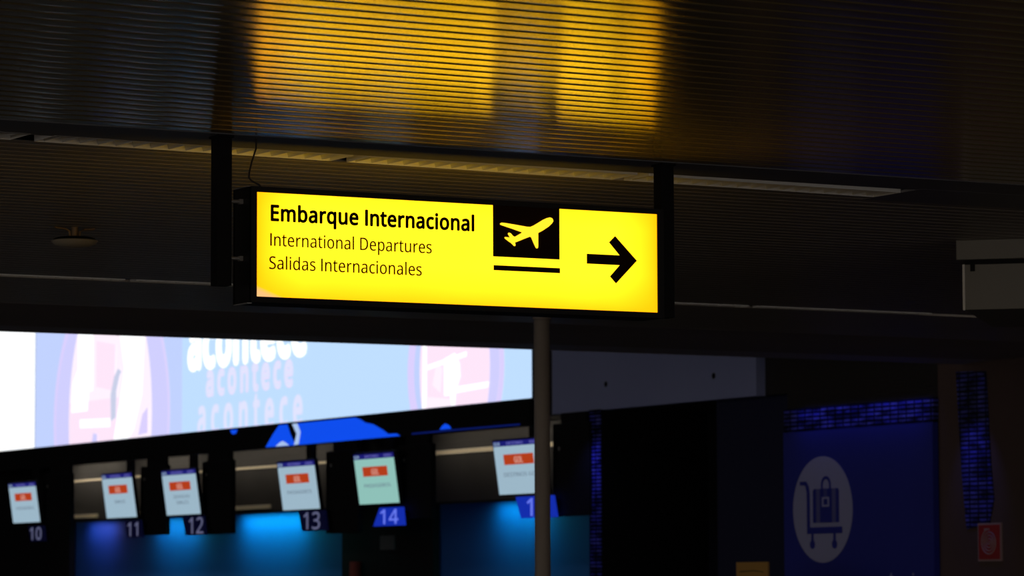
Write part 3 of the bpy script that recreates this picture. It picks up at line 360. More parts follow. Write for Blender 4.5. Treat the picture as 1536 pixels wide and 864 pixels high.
# ---------------------------------------------------------------- hanging departures sign
Yf, Yb = 15.555, 15.755
sx0, sx1, sz0, sz1 = 7.139, 9.466, R(1.389), R(1.951)
fx0, fx1, fz0, fz1 = 7.169, 9.428, R(1.417), R(1.924)
sign = thing('departures_sign', 'long black lightbox sign with glowing yellow face reading Embarque Internacional', 'sign', (8.30, 15.655, sz0))
cs = MB()
cs.box((sx0, Yf+0.004, sz1-0.012), (sx1, Yb-0.004, sz1)); cs.box((sx0, Yf+0.004, sz0), (sx1, Yb-0.004, sz0+0.012))
cs.box((sx0, Yf+0.004, sz0+0.012), (sx0+0.012, Yb-0.004, sz1-0.012)); cs.box((sx1-0.012, Yf+0.004, sz0+0.012), (sx1, Yb-0.004, sz1-0.012))
cs.build('case', M_['black'], sign)
def frame_mb(y0, y1):
    f = MB()
    f.box((sx0, y0, fz1), (sx1, y1, sz1)); f.box((sx0, y0, sz0), (sx1, y1, fz0))
    f.box((sx0, y0, fz0), (fx0, y1, fz1)); f.box((fx1, y0, fz0), (sx1, y1, fz1)); return f
frame_mb(Yf-0.006, Yf+0.012).build('frame', M_['black'], sign)
frame_mb(Yb-0.012, Yb+0.006).build('frame', M_['black'], sign)
MB().box((sx0-0.004, Yf+0.03, sz1), (sx0+0.02, Yb-0.01, sz1+0.004)).build('edge_lip', M_['rod'], sign)
MB().box((sx0-0.004, Yf+0.03, sz0-0.004), (sx0+0.02, Yb-0.01, sz0)).build('edge_lip', M_['rod'], sign)
face = MB().box((fx0, Yf, fz0), (fx1, Yf+0.006, fz1)).build('yellow_face', M_['lightbox'], sign)
MB().box((fx0, Yb-0.006, fz0), (fx1, Yb, fz1)).build('yellow_face', M_['lightbox_rear'], sign)
yt = Yf-0.0015
lettering('heading_lettering', 'Embarque Internacional', (7.244, yt, R(1.7893)), XR, ZU, 1.118, 0.0740, M_['ink'], sign, offset=0.026, track=22)
lettering('line_lettering', 'International Departures', (7.242, yt, R(1.6660)), XR, ZU, 0.880, 0.0615, M_['ink'], sign, offset=0, track=10)
lettering('line_lettering', 'Salidas Internacionales', (7.237, yt, R(1.5530)), XR, ZU, 0.829, 0.0615, M_['ink'], sign, offset=0, track=10)
MB().box((8.469, yt-0.0015, R(1.666)), (8.851, yt+0.0015, fz1)).build('pictogram_square', M_['ink'], sign)
MB().box((8.472, yt-0.0015, R(1.597)), (8.853, yt+0.0015, R(1.6225))).build('pictogram_bar', M_['ink'], sign)
plane = [(8.8114, 1.8669), (8.8068, 1.8738), (8.794, 1.8773), (8.7765, 1.8729), (8.7532, 1.8626), (8.7299, 1.8488), (8.7009, 1.8322), (8.6806, 1.8236), (8.6604, 1.8237), (8.6027, 1.8301), (8.5452, 1.8361), (8.5166, 1.8377), (8.5068, 1.8332), (8.5085, 1.8273), (8.5165, 1.8246), (8.5739, 1.8101), (8.6325, 1.7945), (8.6285, 1.7898), (8.591, 1.7694), (8.5806, 1.7734), (8.568, 1.7865), (8.5577, 1.7891), (8.5519, 1.7858), (8.5536, 1.7798), (8.5634, 1.7651), (8.5364, 1.7664), (8.5323, 1.7637), (8.5346, 1.7587), (8.5592, 1.7426), (8.5678, 1.739), (8.5862, 1.7236), (8.5914, 1.7228), (8.5948, 1.727), (8.592, 1.7411), (8.6024, 1.7446), (8.6428, 1.761), (8.6775, 1.7743), (8.685, 1.7721), (8.7005, 1.7408), (8.712, 1.7195), (8.7177, 1.7162), (8.7235, 1.719), (8.7253, 1.7267), (8.7256, 1.7952), (8.753, 1.8092), (8.7879, 1.8312), (8.8055, 1.8473), (8.8137, 1.8589)]
shape('plane_symbol', [plane], (0, yt-0.0035, EYE), XR, ZU, M_['plane'], sign)
arrow = [(9.0109, 1.7025), (9.2045, 1.7025), (9.1421, 1.7668), (9.1777, 1.7997), (9.3055, 1.6790), (9.1818, 1.558), (9.1467, 1.5922), (9.2045, 1.6520), (9.0109, 1.6520)]
shape('arrow_symbol', [arrow], (0, yt, EYE), XR, ZU, M_['ink'], sign)
# short rods carrying the sign between its posts, with the nuts at the case end
for zc in (1.884, 1.607):
    rod = MB().tube([(7.0675, 15.655, R(zc)), (7.146, 15.655, R(zc))], 0.009, 10).build('mounting_rod', M_['rod'], sign, smooth=True)
    MB().box((7.121, 15.643, R(zc)-0.012), (7.139, 15.667, R(zc)+0.012)).build('nut', M_['rod'], rod)
for zc in (1.884, 1.607):
    MB().tube([(9.46, 15.655, R(zc)), (9.4925, 15.655, R(zc))], 0.009, 10).build('mounting_rod', M_['rod'], sign, smooth=True)
# two hanging posts
for x0, x1, zb, lab in ((6.990, 7.066, 1.470, 'black square post holding the left end of the yellow sign'), (9.494, 9.570, 1.40, 'black square post holding the right end of the yellow sign')):
    t = thing('hanging_post', lab, 'post', ((x0+x1)/2, 15.655, CEIL-0.001), 'posts the departures sign hangs from')
    MB().box((x0, 15.617, R(zb)), (x1, 15.693, CEIL-0.012)).build('tube', M_['blackpost'], t)
    MB().box((x0-0.004, 15.60, CEIL-0.012), (x1+0.004, 15.71, CEIL-0.001)).build('ceiling_plate', M_['blackpost'], t)
# power cable from the ceiling to the case
cb = MB().tube([(7.215, 15.66, CEIL), (7.214, 15.66, CEIL-0.05), (7.190, 15.66, CEIL-0.12), (7.178, 15.66, CEIL-0.17), (7.176, 15.66, CEIL-0.195), (7.184, 15.655, CEIL-0.208), (7.20, 15.65, CEIL-0.218), (7.22, 15.64, CEIL-0.229), (7.232, 15.63, sz1)], 0.0045, 8).build('power_cable', M_['cable'], smooth=True)
tag(cb, 'thin dark cable dropping from ceiling to the top left of the yellow sign', 'cable')

# ---------------------------------------------------------------- slot luminaires in the ceiling
def luminaire(x0, x1, y_far, ang, label, group, blades, w=0.25, face_y=0.0):
    """open trough let into the ceiling, cross blades between two bright side reflectors"""
    L = x1-x0; t = thing('slot_luminaire', label, 'ceiling light', (x0, y_far, CEIL-0.002), group); t.rotation_euler = (0, 0, ang)
    def put(mb, name, m_, par=t):
        me = mb; o = me.build(name, m_); o.parent = par; return o
    put(MB().box((0, -w, 0.115), (L, 0.0, 0.121)), 'housing', M_['housing'])
    # parabolic side reflectors, far and near
    far = [(0.0, 0.0), (-0.006, 0.03), (-0.018, 0.06), (-0.036, 0.085), (-0.06, 0.105)]
    f = MB(); n = MB()
    for i in range(len(far)-1):
        (a, b), (c, d) = far[i], far[i+1]
        f.hexa([(0, a, b), (L, a, b), (L, a+0.003, b), (0, a+0.003, b), (0, c, d), (L, c, d), (L, c+0.003, d), (0, c+0.003, d)])
        n.hexa([(0, -w-a, b), (L, -w-a, b), (L, -w-a-0.003, b), (0, -w-a-0.003, b), (0, -w-c, d), (L, -w-c, d), (L, -w-c-0.003, d), (0, -w-c-0.003, d)])
    put(f, 'side_reflector', M_['alu']); put(n, 'side_reflector', M_['alu'])
    put(MB().box((-0.004, -w, 0), (0, 0, 0.118)), 'end_cap', M_['alu']); put(MB().box((L, -w, 0), (L+0.004, 0, 0.118)), 'end_cap', M_['alu'])
    me = None
    for k in range(blades):
        x = (k+0.5)*L/blades
        if me is None:
            b = MB(); b.prism([(-0.022, -0.004, 0.062), (0.0, -0.001, 0.004), (0.022, -0.004, 0.062)], (0, -w+0.008, 0))
            o = put(b, 'louver_blade', M_['alu2']); me = o.data
        else:
            o = bpy.data.objects.new('louver_blade', me); C.objects.link(o); o.parent = t
        o.location = (x, 0, 0)
    tubes = MB(); tubes.tube([(0.02, -w*0.5, 0.09), (L-0.02, -w*0.5, 0.09)], 0.013, 10); put(tubes, 'lamp_tube', M_['cream'])
    return t
aw = math.atan2(far_d.y, far_d.x)
def far_y(x): return far_a.y+(x-far_a.x)*far_d.y/far_d.x-0.004
gp = 'louvred slot lights in the nearer ceiling row'
luminaire(4.60, 6.17, far_y(4.60), aw, 'louvred slot light at the left picture edge in the nearer ceiling row', gp, 16)
luminaire(6.30, 7.93, far_y(6.30), aw, 'louvred slot light behind the left hanging post and cable', gp, 17)
luminaire(8.03, 9.64, far_y(8.03), aw, 'louvred slot light with yellow glints above the middle of the yellow sign', gp, 17)
luminaire(9.72, 11.38, far_y(9.72), aw, 'pale louvred slot light right of the right hanging post', gp, 17)
gp = 'louvred slot lights in the farther ceiling row'
for x0, x1, lab in ((8.05, 9.70, 'thin far slot light at left edge below the cream ceiling disc'), (9.79, 11.45, 'thin far slot light running behind the left hanging post'),
                    (13.28, 14.93, 'far slot light just right of the yellow sign end'), (15.04, 16.67, 'rightmost far slot light with bluish glints')):
    luminaire(x0, x1, 23.375, 0.0, lab, gp, 12, 0.11)

# ---------------------------------------------------------------- cream ceiling disc (access point on a bracket)
d = thing('ceiling_disc', 'round cream ceiling disc on a bronze bracket at upper left', 'ceiling device', (8.023, 20.031, CEIL))
zc = CEIL-0.085
MB().lathe([(0.02, -0.040), (0.08, -0.034), (0.125, -0.018), (0.142, 0.0), (0.138, 0.004)], (8.023, 20.031, zc)).build('cover', M_['cream'], d, smooth=True)
MB().lathe([(0.138, 0.004), (0.120, 0.018), (0.10, 0.024), (0.03, 0.026)], (8.023, 20.031, zc)).build('back_shell', M_['dark'], d, smooth=True)
for s in (-1, 1):
    MB().tube([(8.023+s*0.03, 20.031, zc+0.02), (8.023+s*0.035, 20.031, zc+0.06), (8.023+s*0.06, 20.031, zc+0.074), (8.023+s*0.12, 20.031, zc+0.078), (8.023+s*0.13, 20.031, CEIL+0.002)], 0.007, 8).build('bracket_arm', M_['bracket'], d, smooth=True)
MB().tube([(8.023, 20.031, zc+0.02), (8.023, 20.031, CEIL+0.002)], 0.022, 14).build('stem', M_['bracket'], d, smooth=True)

# ---------------------------------------------------------------- round pole
p = thing('round_pole', 'beige round pole standing before the right end of the big screen', 'pole', (13.98, 24.86, 0))
MB().tube([(13.98, 24.86, 0.02), (13.98, 24.86, CEIL-0.035)], 0.0635, 32).build('shaft', M_['pole'], p, smooth=True)
MB().tube([(13.98, 24.86, CEIL-0.032), (13.98, 24.86, CEIL-0.002)], 0.075, 32).build('top_collar', M_['pole'], p, smooth=True)
MB().tube([(13.98, 24.86, 0), (13.98, 24.86, 0.02)], 0.11, 32).build('base_plate', M_['pole'], p, smooth=True)

# ---------------------------------------------------------------- two-tier box under the ceiling at the right
aa = math.radians(43.07); fr = Vector((math.cos(aa), -math.sin(aa), 0)); dp = Vector((math.sin(aa), math.cos(aa), 0))
bo = Vector((13.27, 18.246, 0))
bx = thing('roller_shutter_box', 'two-tier warm grey metal box under the ceiling at the right edge', 'box', (bo.x, bo.y, CEIL))
MB().obox(bo+Vector((0, 0, R(2.074))), fr*2.6, dp*1.6, (0, 0, CEIL-0.002-R(2.074))).build('top_tier', M_['greybox'], bx, bevel=0.003)
MB().obox(bo+fr*0.05+dp*0.03+Vector((0, 0, R(2.044))), fr*2.45, dp*1.5, (0, 0, 0.029)).build('shadow_gap', M_['dark'], bx)
MB().obox(bo+fr*0.045+dp*0.02+Vector((0, 0, R(1.757))), fr*2.5, dp*1.54, (0, 0, 0.287)).build('lower_tier', M_['greybox'], bx, bevel=0.003)
MB().obox(bo+fr*0.036+dp*0.012+Vector((0, 0, R(1.755))), fr*0.014, dp*0.02, (0, 0, 0.289)).build('corner_trim', M_['alu'], bx)
MB().obox(bo+fr*0.085+dp*0.014+Vector((0, 0, R(2.000))), fr*0.03, dp*0.006, (0, 0, 0.044)).build('latch', M_['dark'], bx)

# ---------------------------------------------------------------- big screen above the check-in row
def clip_poly(pts, y0=None, y1=None, z0=None, z1=None):
    def cut(P, ins, inter):
        out = []
        for i in range(len(P)):
            a, b = P[i-1], P[i]
            if ins(b):
                if not ins(a): out.append(inter(a, b))
                out.append(b)
            elif ins(a): out.append(inter(a, b))
        return out
    for ax, lim, sg in ((0, y0, 1), (0, y1, -1), (1, z0, 1), (1, z1, -1)):
        if lim is None or not pts: continue
        def ins(p): return sg*(p[ax]-lim) >= 0
        def inter(a, b):
            t = (lim-a[ax])/(b[ax]-a[ax]); return (a[0]+t*(b[0]-a[0]), a[1]+t*(b[1]-a[1]))
        pts = cut(pts, ins, inter)
    return pts
def on_wall(name, pts, X, m_, parent, layer, thick=0.003):
    """flat shape on a wall looking to -X: pts are (Y, rel z); layer steps it forward"""
    x = X-0.004*layer
    return MB().prism([(x, y, R(z)) for y, z in pts], (-thick, 0, 0)).build(name, m_, parent)
def ellipse(cy, cz, ry, rz=None, n=56):
    rz = rz or ry; return [(cy+ry*math.cos(2*math.pi*k/n), cz+rz*math.sin(2*math.pi*k/n)) for k in range(n)]
XL, LB, LT = 20.5, 2.271, 4.95
LY0, LY1 = 36.697, 52.775
led = thing('video_wall', 'huge glowing pale blue and pink screen showing white acontece text', 'screen', (XL+0.1, 44.7, R(LB)))
MB().box((XL, LY0-0.09, R(LB)-0.02), (XL+0.1, LY1, R(LT))).build('casing', M_['dark'], led)
LEDC = dict(bg=screen_mat('screen_sky_blue', (0.53, 0.74, 1.02)), bgl=screen_mat('screen_periwinkle', (0.54, 0.65, 1.0)), ring=screen_mat('screen_lilac', (0.64, 0.63, 1.0)), ringp=screen_mat('screen_pink_lilac', (0.72, 0.64, 1.0)),
            pink=screen_mat('screen_pink', (1.0, 0.80, 0.96)), blush=screen_mat('screen_blush', (1.02, 0.90, 1.0)), white=M_['white_led'], grey=screen_mat('screen_grey_blue', (0.60, 0.64, 0.82)),
            tpink=screen_mat('screen_text_pink', (0.68, 0.70, 0.99)), tline=screen_mat('screen_text_rose', (0.76, 0.69, 0.97)))
on_wall('picture_area', [(LY0, LB), (LY1, LB), (LY1, LT), (LY0, LT)], XL, LEDC['bg'], led, 0.5)
on_wall('picture_side_band', [(47.0, LB), (LY1, LB), (LY1, LT), (47.0, LT)], XL, LEDC['bgl'], led, 1)
def art(name, pts, key, layer):
    q = clip_poly(pts, LY0, LY1-0.002, LB, LT)
    if len(q) > 2: on_wall(name, q, XL, LEDC[key], led, layer)
# left round picture
CY, CZ = 49.70, 2.62
art('round_picture_ring', ellipse(CY, CZ, 2.27), 'ringp', 2)
art('round_picture_ring', clip_poly(ellipse(CY-0.06, CZ, 2.15), y1=48.6), 'ring', 3)
art('round_picture_ring', clip_poly(ellipse(CY+0.06, CZ, 2.10), y0=50.8), 'ring', 3)
art('round_picture', ellipse(CY, CZ, 1.62, 2.2), 'blush', 4)
art('round_picture_patch', clip_poly(ellipse(CY, CZ, 1.60, 2.18), y0=49.3, z1=2.9), 'pink', 5)
art('round_picture_patch', clip_poly(ellipse(CY, CZ, 1.60, 2.18), y0=50.35, y1=50.95, z0=3.05), 'white', 5)
art('round_picture_patch', [(51.2, 2.75), (50.55, 2.75), (50.5, 3.3), (50.95, 3.4), (51.15, 3.2)], 'white', 6)
art('round_picture_patch', [(50.2, 3.1), (49.5, 3.0), (49.45, 3.7), (50.2, 3.8)], 'pink', 6)
art('round_picture_patch', [(49.3, 3.9), (48.35, 3.85), (48.45, 2.9), (48.75, 2.4), (48.95, LB), (49.5, LB), (49.25, 2.9), (49.1, 3.3)], 'white', 6)
art('round_picture_patch', [(50.85, 2.50), (49.65, 2.47), (49.65, 2.60), (50.85, 2.63)], 'white', 6)
art('round_picture_patch', [(49.60, 2.55), (49.42, 2.60), (49.40, 3.0), (49.28, 3.22), (49.2, 3.28), (49.34, 3.33), (49.48, 3.22), (49.62, 2.95)], 'grey', 7)
art('round_picture_patch', [(50.35, LB+0.0), (50.15, LB+0.0), (50.15, 2.38), (50.3, 2.40)], 'ring', 7)
art('round_picture_patch', [(48.55, 2.30), (48.2, 2.32), (48.2, 2.7), (48.4, 2.6)], 'ringp', 7)
# right round picture
CY2, CZ2 = 38.63, 2.72
art('round_picture_ring', ellipse(CY2, CZ2, 1.27), 'ringp', 2)
art('round_picture_ring', clip_poly(ellipse(CY2-0.02, CZ2, 1.14), y1=38.2), 'ring', 3)
art('round_picture_ring', clip_poly(ellipse(CY2+0.02, CZ2, 1.06), y0=38.9), 'bgl', 3)
art('round_picture', ellipse(CY2, CZ2, 0.92, 1.25), 'pink', 4)
art('round_picture_patch', [(39.48, 2.2), (39.36, 2.2), (39.36, 3.2), (39.45, 3.2)], 'white', 5)
art('round_picture_patch', [(39.2, 2.55), (39.0, 2.45), (38.95, 2.75), (39.1, 2.8)], 'blush', 5)
art('round_picture_patch', [(38.88, 2.4), (38.72, 2.40), (38.70, LB), (38.60, LB), (38.58, 2.45), (38.46, 2.62), (38.48, 2.78), (38.6, 2.92), (38.88, 2.86)], 'white', 6)
art('round_picture_patch', [(38.6, 2.42), (37.75, 2.45), (37.72, 2.52), (38.6, 2.50)], 'white', 6)
art('round_picture_patch', [(39.4, 2.74), (38.3, 2.86), (38.3, 2.92), (39.4, 2.80)], 'white', 5)
art('round_picture_patch', [(39.45, LB), (38.75, LB), (38.75, 2.36), (39.45, 2.42)], 'blush', 5)
# words on the screen
def led_text(s, y_left, y_right, zb, cap, key, layer, off, nm, trk=30):
    o = lettering(nm, s, (XL-0.004*layer, y_left, R(zb)), YL, ZU, y_left-y_right, cap, LEDC[key], led, offset=off, thick=0.003, track=trk)
    bm = bmesh.new(); bm.from_mesh(o.data); base = R(LB)-led.location.z
    bmesh.ops.bisect_plane(bm, geom=bm.verts[:]+bm.edges[:]+bm.faces[:], plane_co=(0, 0, base), plane_no=(0, 0, -1), clear_outer=True); bm.to_mesh(o.data); bm.free(); return o
led_text('acontece', 46.80, 42.83, 3.192, 0.66, 'white', 3, 0.052, 'headline_lettering', 40)
led_text('acontece', 46.16, 43.28, 2.772, 0.42, 'tline', 2, 0.045, 'outline_lettering', 190)
led_text('acontece', 46.14, 43.30, 2.772, 0.42, 'tpink', 3, 0.012, 'outline_lettering', 200)
led_text('acontece', 46.45, 42.98, 2.205, 0.52, 'tpink', 2, 0.035, 'outline_lettering', 240)

wp = thing('video_panel', 'blank white glowing screen panel at the far left edge', 'screen', (XL+0.1, 54.5, R(LB)))
MB().box((XL, LY1+0.01, R(LB)-0.02), (XL+0.1, 56.6, R(LT))).build('casing', M_['dark'], wp)
on_wall('picture_area', [(LY1+0.03, LB), (56.6, LB), (56.6, LT), (LY1+0.03, LT)], XL, M_['white_led'], wp, 0.5)

# lower ticker display, dark with a blue picture
tk = thing('ticker_display', 'long dark display strip with vivid blue shapes under the big screen', 'screen', (20.55, 45, R(1.95)))
MB().box((20.452, 36.66, R(1.945)), (20.60, 56.6, R(2.24))).build('casing', M_['dark'], tk)
TB = screen_mat('ticker_blue', (0.004, 0.075, 0.85)); TW = screen_mat('ticker_pale', (0.40, 0.55, 0.85)); TD = screen_mat('ticker_dim_blue', (0.002, 0.008, 0.10))
Xt = 20.452
def tick(name, pts, m_, layer): on_wall(name, clip_poly(pts, z0=1.95, z1=2.238), Xt, m_, tk, layer)
tick('blue_shape', [(44.05, 1.955), (43.10, 1.95), (43.26, 2.10), (43.36, 2.238), (43.62, 2.238), (43.82, 2.12)], TB, 1)
tick('blue_shape', [(43.10, 2.238), (43.0, 1.95), (40.02, 1.952), (40.12, 1.985), (40.36, 1.99), (40.5, 2.046), (40.78, 2.13), (41.0, 2.16), (41.15, 2.21), (41.3, 2.238)], TB, 1)
tick('pale_crescent', [(43.20, 2.238), (43.04, 2.238), (42.94, 2.12), (43.0, 1.96), (43.14, 1.95), (43.06, 2.10)], TW, 2)
tick('pale_shape', [(43.72, 1.955), (43.30, 1.955), (43.42, 2.0), (43.5, 2.02), (43.6, 2.0)], TW, 2)
tick('blue_drop', [(45.22, 2.238), (44.98, 2.238), (45.02, 2.19), (45.1, 2.175), (45.17, 2.19)], TB, 1)
tick('blue_spot', [(38.95, 1.985), (38.64, 1.985), (38.70, 2.03), (38.80, 2.055), (38.88, 2.03)], TB, 1)
tick('blue_line', [(39.7, 1.955), (36.9, 1.955), (36.9, 1.975), (38.3, 1.978), (39.7, 1.975)], TD, 1)

# pale fascia panel to the right of the screens
fa = thing('fascia_panel', 'dim grey-blue fascia panel right of the pole above the dark portal', 'panel', (20.55, 34, R(2.05)))
MB().box((20.48, 31.775, R(2.052)), (20.595, 36.18, R(3.1))).build('board', M_['fascia'], fa)
for y, z in ((34.93, 2.34), (32.62, 2.31)): MB().tube([(20.48, y, R(z)), (20.474, y, R(z))], 0.032, 12).build('fixing_cap', M_['dark'], fa)

# ---------------------------------------------------------------- check-in bays
BAYS = [('farthest left check-in bay', 50.85, 53.5, 52.85, 1.1, 2.8, (0.5, 0.40, 1.0)), ('bay left of desk twelve', 47.9, 50.8, 49.85, 1.5, 7.2, (0.05, 0.95, 1.0)),
        ('bay left of desk thirteen', 43.4, 47.75, 46.45, 2.1, 15.0, (0.02, 1.0, 0.98)), ('bay right of desk fourteen', 35.35, 40.9, 39.10, 1.2, 6.2, (0.02, 1.0, 1.0))]
for nm, y0, y1, yc, ll, en, col in BAYS:
    c = thing('wall_cabinet', 'dark bronze overhead cabinet with pale reflection strips in the '+nm, 'cabinet', (21.5, (y0+y1)/2, R(1.10)), 'overhead cabinets of the check-in bays')
    MB().box((21.3, y0, R(1.135)), (21.7, y1, R(2.055))).build('body', M_['bronzepanel'], c)
    low = max(y0, yc-0.75); hi = min(y1, yc+0.95)
    MB().box((21.28, y0+0.05, R(1.742)), (21.3, y1-0.05, R(1.80 if y0 < 40 else 1.775))).build('upper_reflection_strip', M_['warm_glint'], c)
    MB().box((21.288, y0+0.05, R(1.90)), (21.3, y1-0.05, R(1.915))).build('thin_trim', M_['bronzepanel'], c)
    if y0 > 42: MB().box((21.27, low, R(1.165)), (21.3, hi, R(1.225))).build('lower_reflection_strip', M_['warm_glint'], c)
    MB().box((21.28, y0, R(1.105)), (21.3, y1, R(1.135))).build('valance', M_['dark'], c)
    MB().box((21.47, yc-ll/2, R(1.117)), (21.53, yc+ll/2, R(1.135))).build('downlight_bar', M_['lamp'], c)
    a_ = area('downlight', (21.50, yc, R(1.112)), (21.56, yc, R(0.4)), ll, 0.06, en, col)
    area('added_strip_fill', (20.80, (y0+y1)/2, R(2.04)), (21.3, (y0+y1)/2, R(1.75)), y1-y0-0.6, 0.05, 4.5, (1.0, 0.88, 0.70), 120)  # added warm lamp, there only to brighten the pale strips
MB_ = MB().box((21.58, 41.3, 0), (21.675, 44.0, R(2.055)))
struct(MB_.build('wall_pier_or_added_dark_block', M_['dark']))
struct(MB().box((21.58, 54.0, 0), (21.675, 61.5, R(2.055))).build('wall_pier_or_added_dark_block', M_['dark']))  # dark block added so the far left wall stays black

FINS = [(52.04, 50.96, 0.79, 'far left, beside the desk ten monitor'), (48.20, 47.27, 0.82, 'beside the desk eleven monitor'), (45.98, 45.00, 0.80, 'beside the desk twelve monitor'),
        (41.99, 41.05, 0.75, 'beside the desk thirteen monitor'), (39.90, 39.03, 0.90, 'beside the desk fourteen monitor'), (35.96, 35.12, 0.855, 'right of the round pole')]
for ya, yb, zb, lab in FINS:
    t = thing('hanging_divider', 'black hanging divider panel '+lab, 'divider', (20.5, (ya+yb)/2, R(2.0)), 'black dividers between check-in desks')
    top = 1.945 if ya > 36.5 else 2.052
    MB().box((20.42, yb*1.003, R(zb)), (20.50, ya*1.003, R(top-0.12))).build('panel', M_['dark'], t, bevel=0.01)
    MB().box((20.44, yb+0.2, R(top-0.12)), (20.49, ya-0.05, R(top-0.002))).build('hanger', M_['dark'], t)
    MB().tube([(20.42, ya*1.003-0.16, R(1.64)), (20.412, ya*1.003-0.16, R(1.64))], 0.022, 10).build('latch', M_['rod'], t)

SCR = dict(blue=screen_mat('monitor_header', (0.010, 0.010, 0.16)), a=screen_mat('monitor_white', (0.33, 0.47, 0.57)), b=screen_mat('monitor_mint', (0.27, 0.53, 0.48)),
           red=screen_mat('monitor_orange', (0.44, 0.045, 0.010)), ink=screen_mat('monitor_text', (0.13, 0.18, 0.24)), pale=screen_mat('monitor_header_text', (0.12, 0.12, 0.42)), logo=screen_mat('monitor_logo', (0.62, 0.30, 0.24)))
TILT = math.radians(8.2)
def monitor(num, yl, yr, zt, zb, texts, body, label, plq, lit):
    """landscape display facing -X, tipped forward at the top"""
    h = (zt-zb)/math.cos(TILT)*0.99; w = yl-yr
    base = Vector((20.33, yl-0.03, R(zb))); up = Vector((-math.sin(TILT), 0, math.cos(TILT))); nrm = Vector((-math.cos(TILT), 0, -math.sin(TILT)))
    t = thing('desk_monitor', label, 'monitor', (20.40, (yl+yr)/2, R(zb)), 'tilted monitors over the check-in desks')
    def q(u, v, d=0): return base+Vector(YL)*u+up*v+nrm*d
    MB().obox(q(-0.02, -0.02, -0.05), Vector(YL)*(w+0.04), up*(h+0.04), nrm*0.05).build('casing', M_['black'], t, bevel=0.004)
    MB().box((20.39, yr+0.35, R(zb)+0.05), (20.46, yr+0.52, R(1.93))).build('bracket', M_['dark'], t)
    def rect(name, u0, u1, v0, v1, m_, d): MB().obox(q(u0*w, v0*h, d), Vector(YL)*(u1-u0)*w, up*(v1-v0)*h, nrm*0.002).build(name, m_, t)
    rect('display', 0, 1, 0, 0.90, SCR[body], 0.001); rect('header_bar', 0, 1, 0.90, 1.0, SCR['blue'], 0.001)
    rect('airline_box', 0.19, 0.81, 0.55, 0.745, SCR['red'], 0.004)
    def txt(nm, s, uc, v, cap, m_, off, width=None): lettering(nm, s, q(uc*w, v*h, 0.008), Vector(YL), up, width*w if width else None, cap*h, m_, t, offset=off, thick=0.002, centre=True)
    txt('logo_lettering', 'GOL', 0.5, 0.585, 0.11, SCR['logo'], 0.02, 0.18)
    for i, s in enumerate(texts): txt('line_lettering', s, 0.52, 0.33-0.13*i+(0.04 if len(texts) > 1 else 0), 0.075, SCR['ink'], 0.0, 0.060*len(s))
    for uc, ww, s in ((0.08, 0.12, 'G3'), (0.46, 0.34, 'DESTINO'), (0.86, 0.18, '0205')): txt('header_lettering', s, uc, 0.925, 0.05, SCR['pale'] if uc > 0.2 else SCR['a'], 0.01, ww)
    # desk number plaque below
    a, b, z1, z0 = plq
    k = thing('number_plaque', ('lit blue' if lit else 'dark blue')+' hanging plaque with the desk number '+str(num), 'number plate', (20.36, (a+b)/2, R(z1)), 'desk number plaques')
    X = 20.33
    if lit == 1: pts = [(a-0.10, z1), (b+0.02, z1), (b-0.03, z0), (a+0.08, z0)]
    else: pts = [(a+0.02, z1), (b+0.02, z1), (b-0.06, z0), (a-0.10, z0)]
    MB().prism([(X, y, R(z)) for y, z in pts], (0.03, 0, 0)).build('plate', M_['plaque_lit'] if lit else M_['plaque'], k)
    MB().box((20.36, b+0.02, R(z0)+0.06), (20.415, b+0.10, R(z1)-0.05)).build('hanger', M_['dark'], k)
    off_c = {10: -0.02, 11: 0.0, 12: 0.10, 13: 0.0, 14: 0.0, 15: 0.06}[num]
    lettering('digits', str(num), (X-0.002, (a+b)/2-off_c, R(z0+0.025)), YL, ZU, 0.50 if num != 11 else 0.40, (z1-z0)-0.05, M_['digit_lit'] if lit else M_['digit'], k, offset=0.008, thick=0.003, centre=True)
lab = 'tilted check-in monitor with red airline box '
monitor(10, 53.29, 52.13, 1.715, 1.09, ['PASSAGEIROS'], 'a', lab+'at the far left above number 10', (52.60, 51.95, 1.03, 0.79), 0)
monitor(11, 49.42, 48.28, 1.742, 1.092, ['SMILES'], 'a', lab+'above desk number 11', (48.70, 48.10, 1.04, 0.79), 0)
monitor(12, 47.17, 45.98, 1.725, 1.09, ['DESPACHO', 'SMILES'], 'a', lab+'and two text lines, above number 12', (46.58, 45.84, 1.065, 0.79), 0)
monitor(13, 43.26, 42.13, 1.718, 1.08, ['PASSAGEIROS'], 'a', lab+'above desk number 13', (42.75, 41.95, 1.06, 0.79), 0)
monitor(14, 40.96, 39.84, 1.743, 1.105, ['PASSAGEIROS'], 'b', lab+'and mint tinted screen, above number 14', (40.47, 39.72, 1.05, 0.82), 1)
monitor(15, 37.22, 36.06, 1.772, 1.135, ['DESTINOS GOL'], 'a', lab+'partly hidden behind the round pole', (36.78, 35.89, 1.10, 0.845), 2)

# small wall items on the pier
pw = tag(MB().prism([(21.58, 42.80, R(0.74)), (21.58, 42.38, R(0.74)), (21.58, 42.38, R(0.55)), (21.58, 42.80, R(0.55))], (-0.02, 0, 0)).build('wall_plate', mat('dim_grey_plate', (0.10, 0.10, 0.11), 0.6)), 'faint grey plate on the black pier below monitor 14', 'plate')
rd = tag(MB().tube([(21.49, 43.40, R(0.40)), (21.49, 43.40, R(-0.30))], [0.08, 0.09], 16).build('fire_extinguisher', mat('dim_red_paint', (0.30, 0.04, 0.03), 0.6)), 'dim red cylinder low on the black pier left of number 14', 'extinguisher')

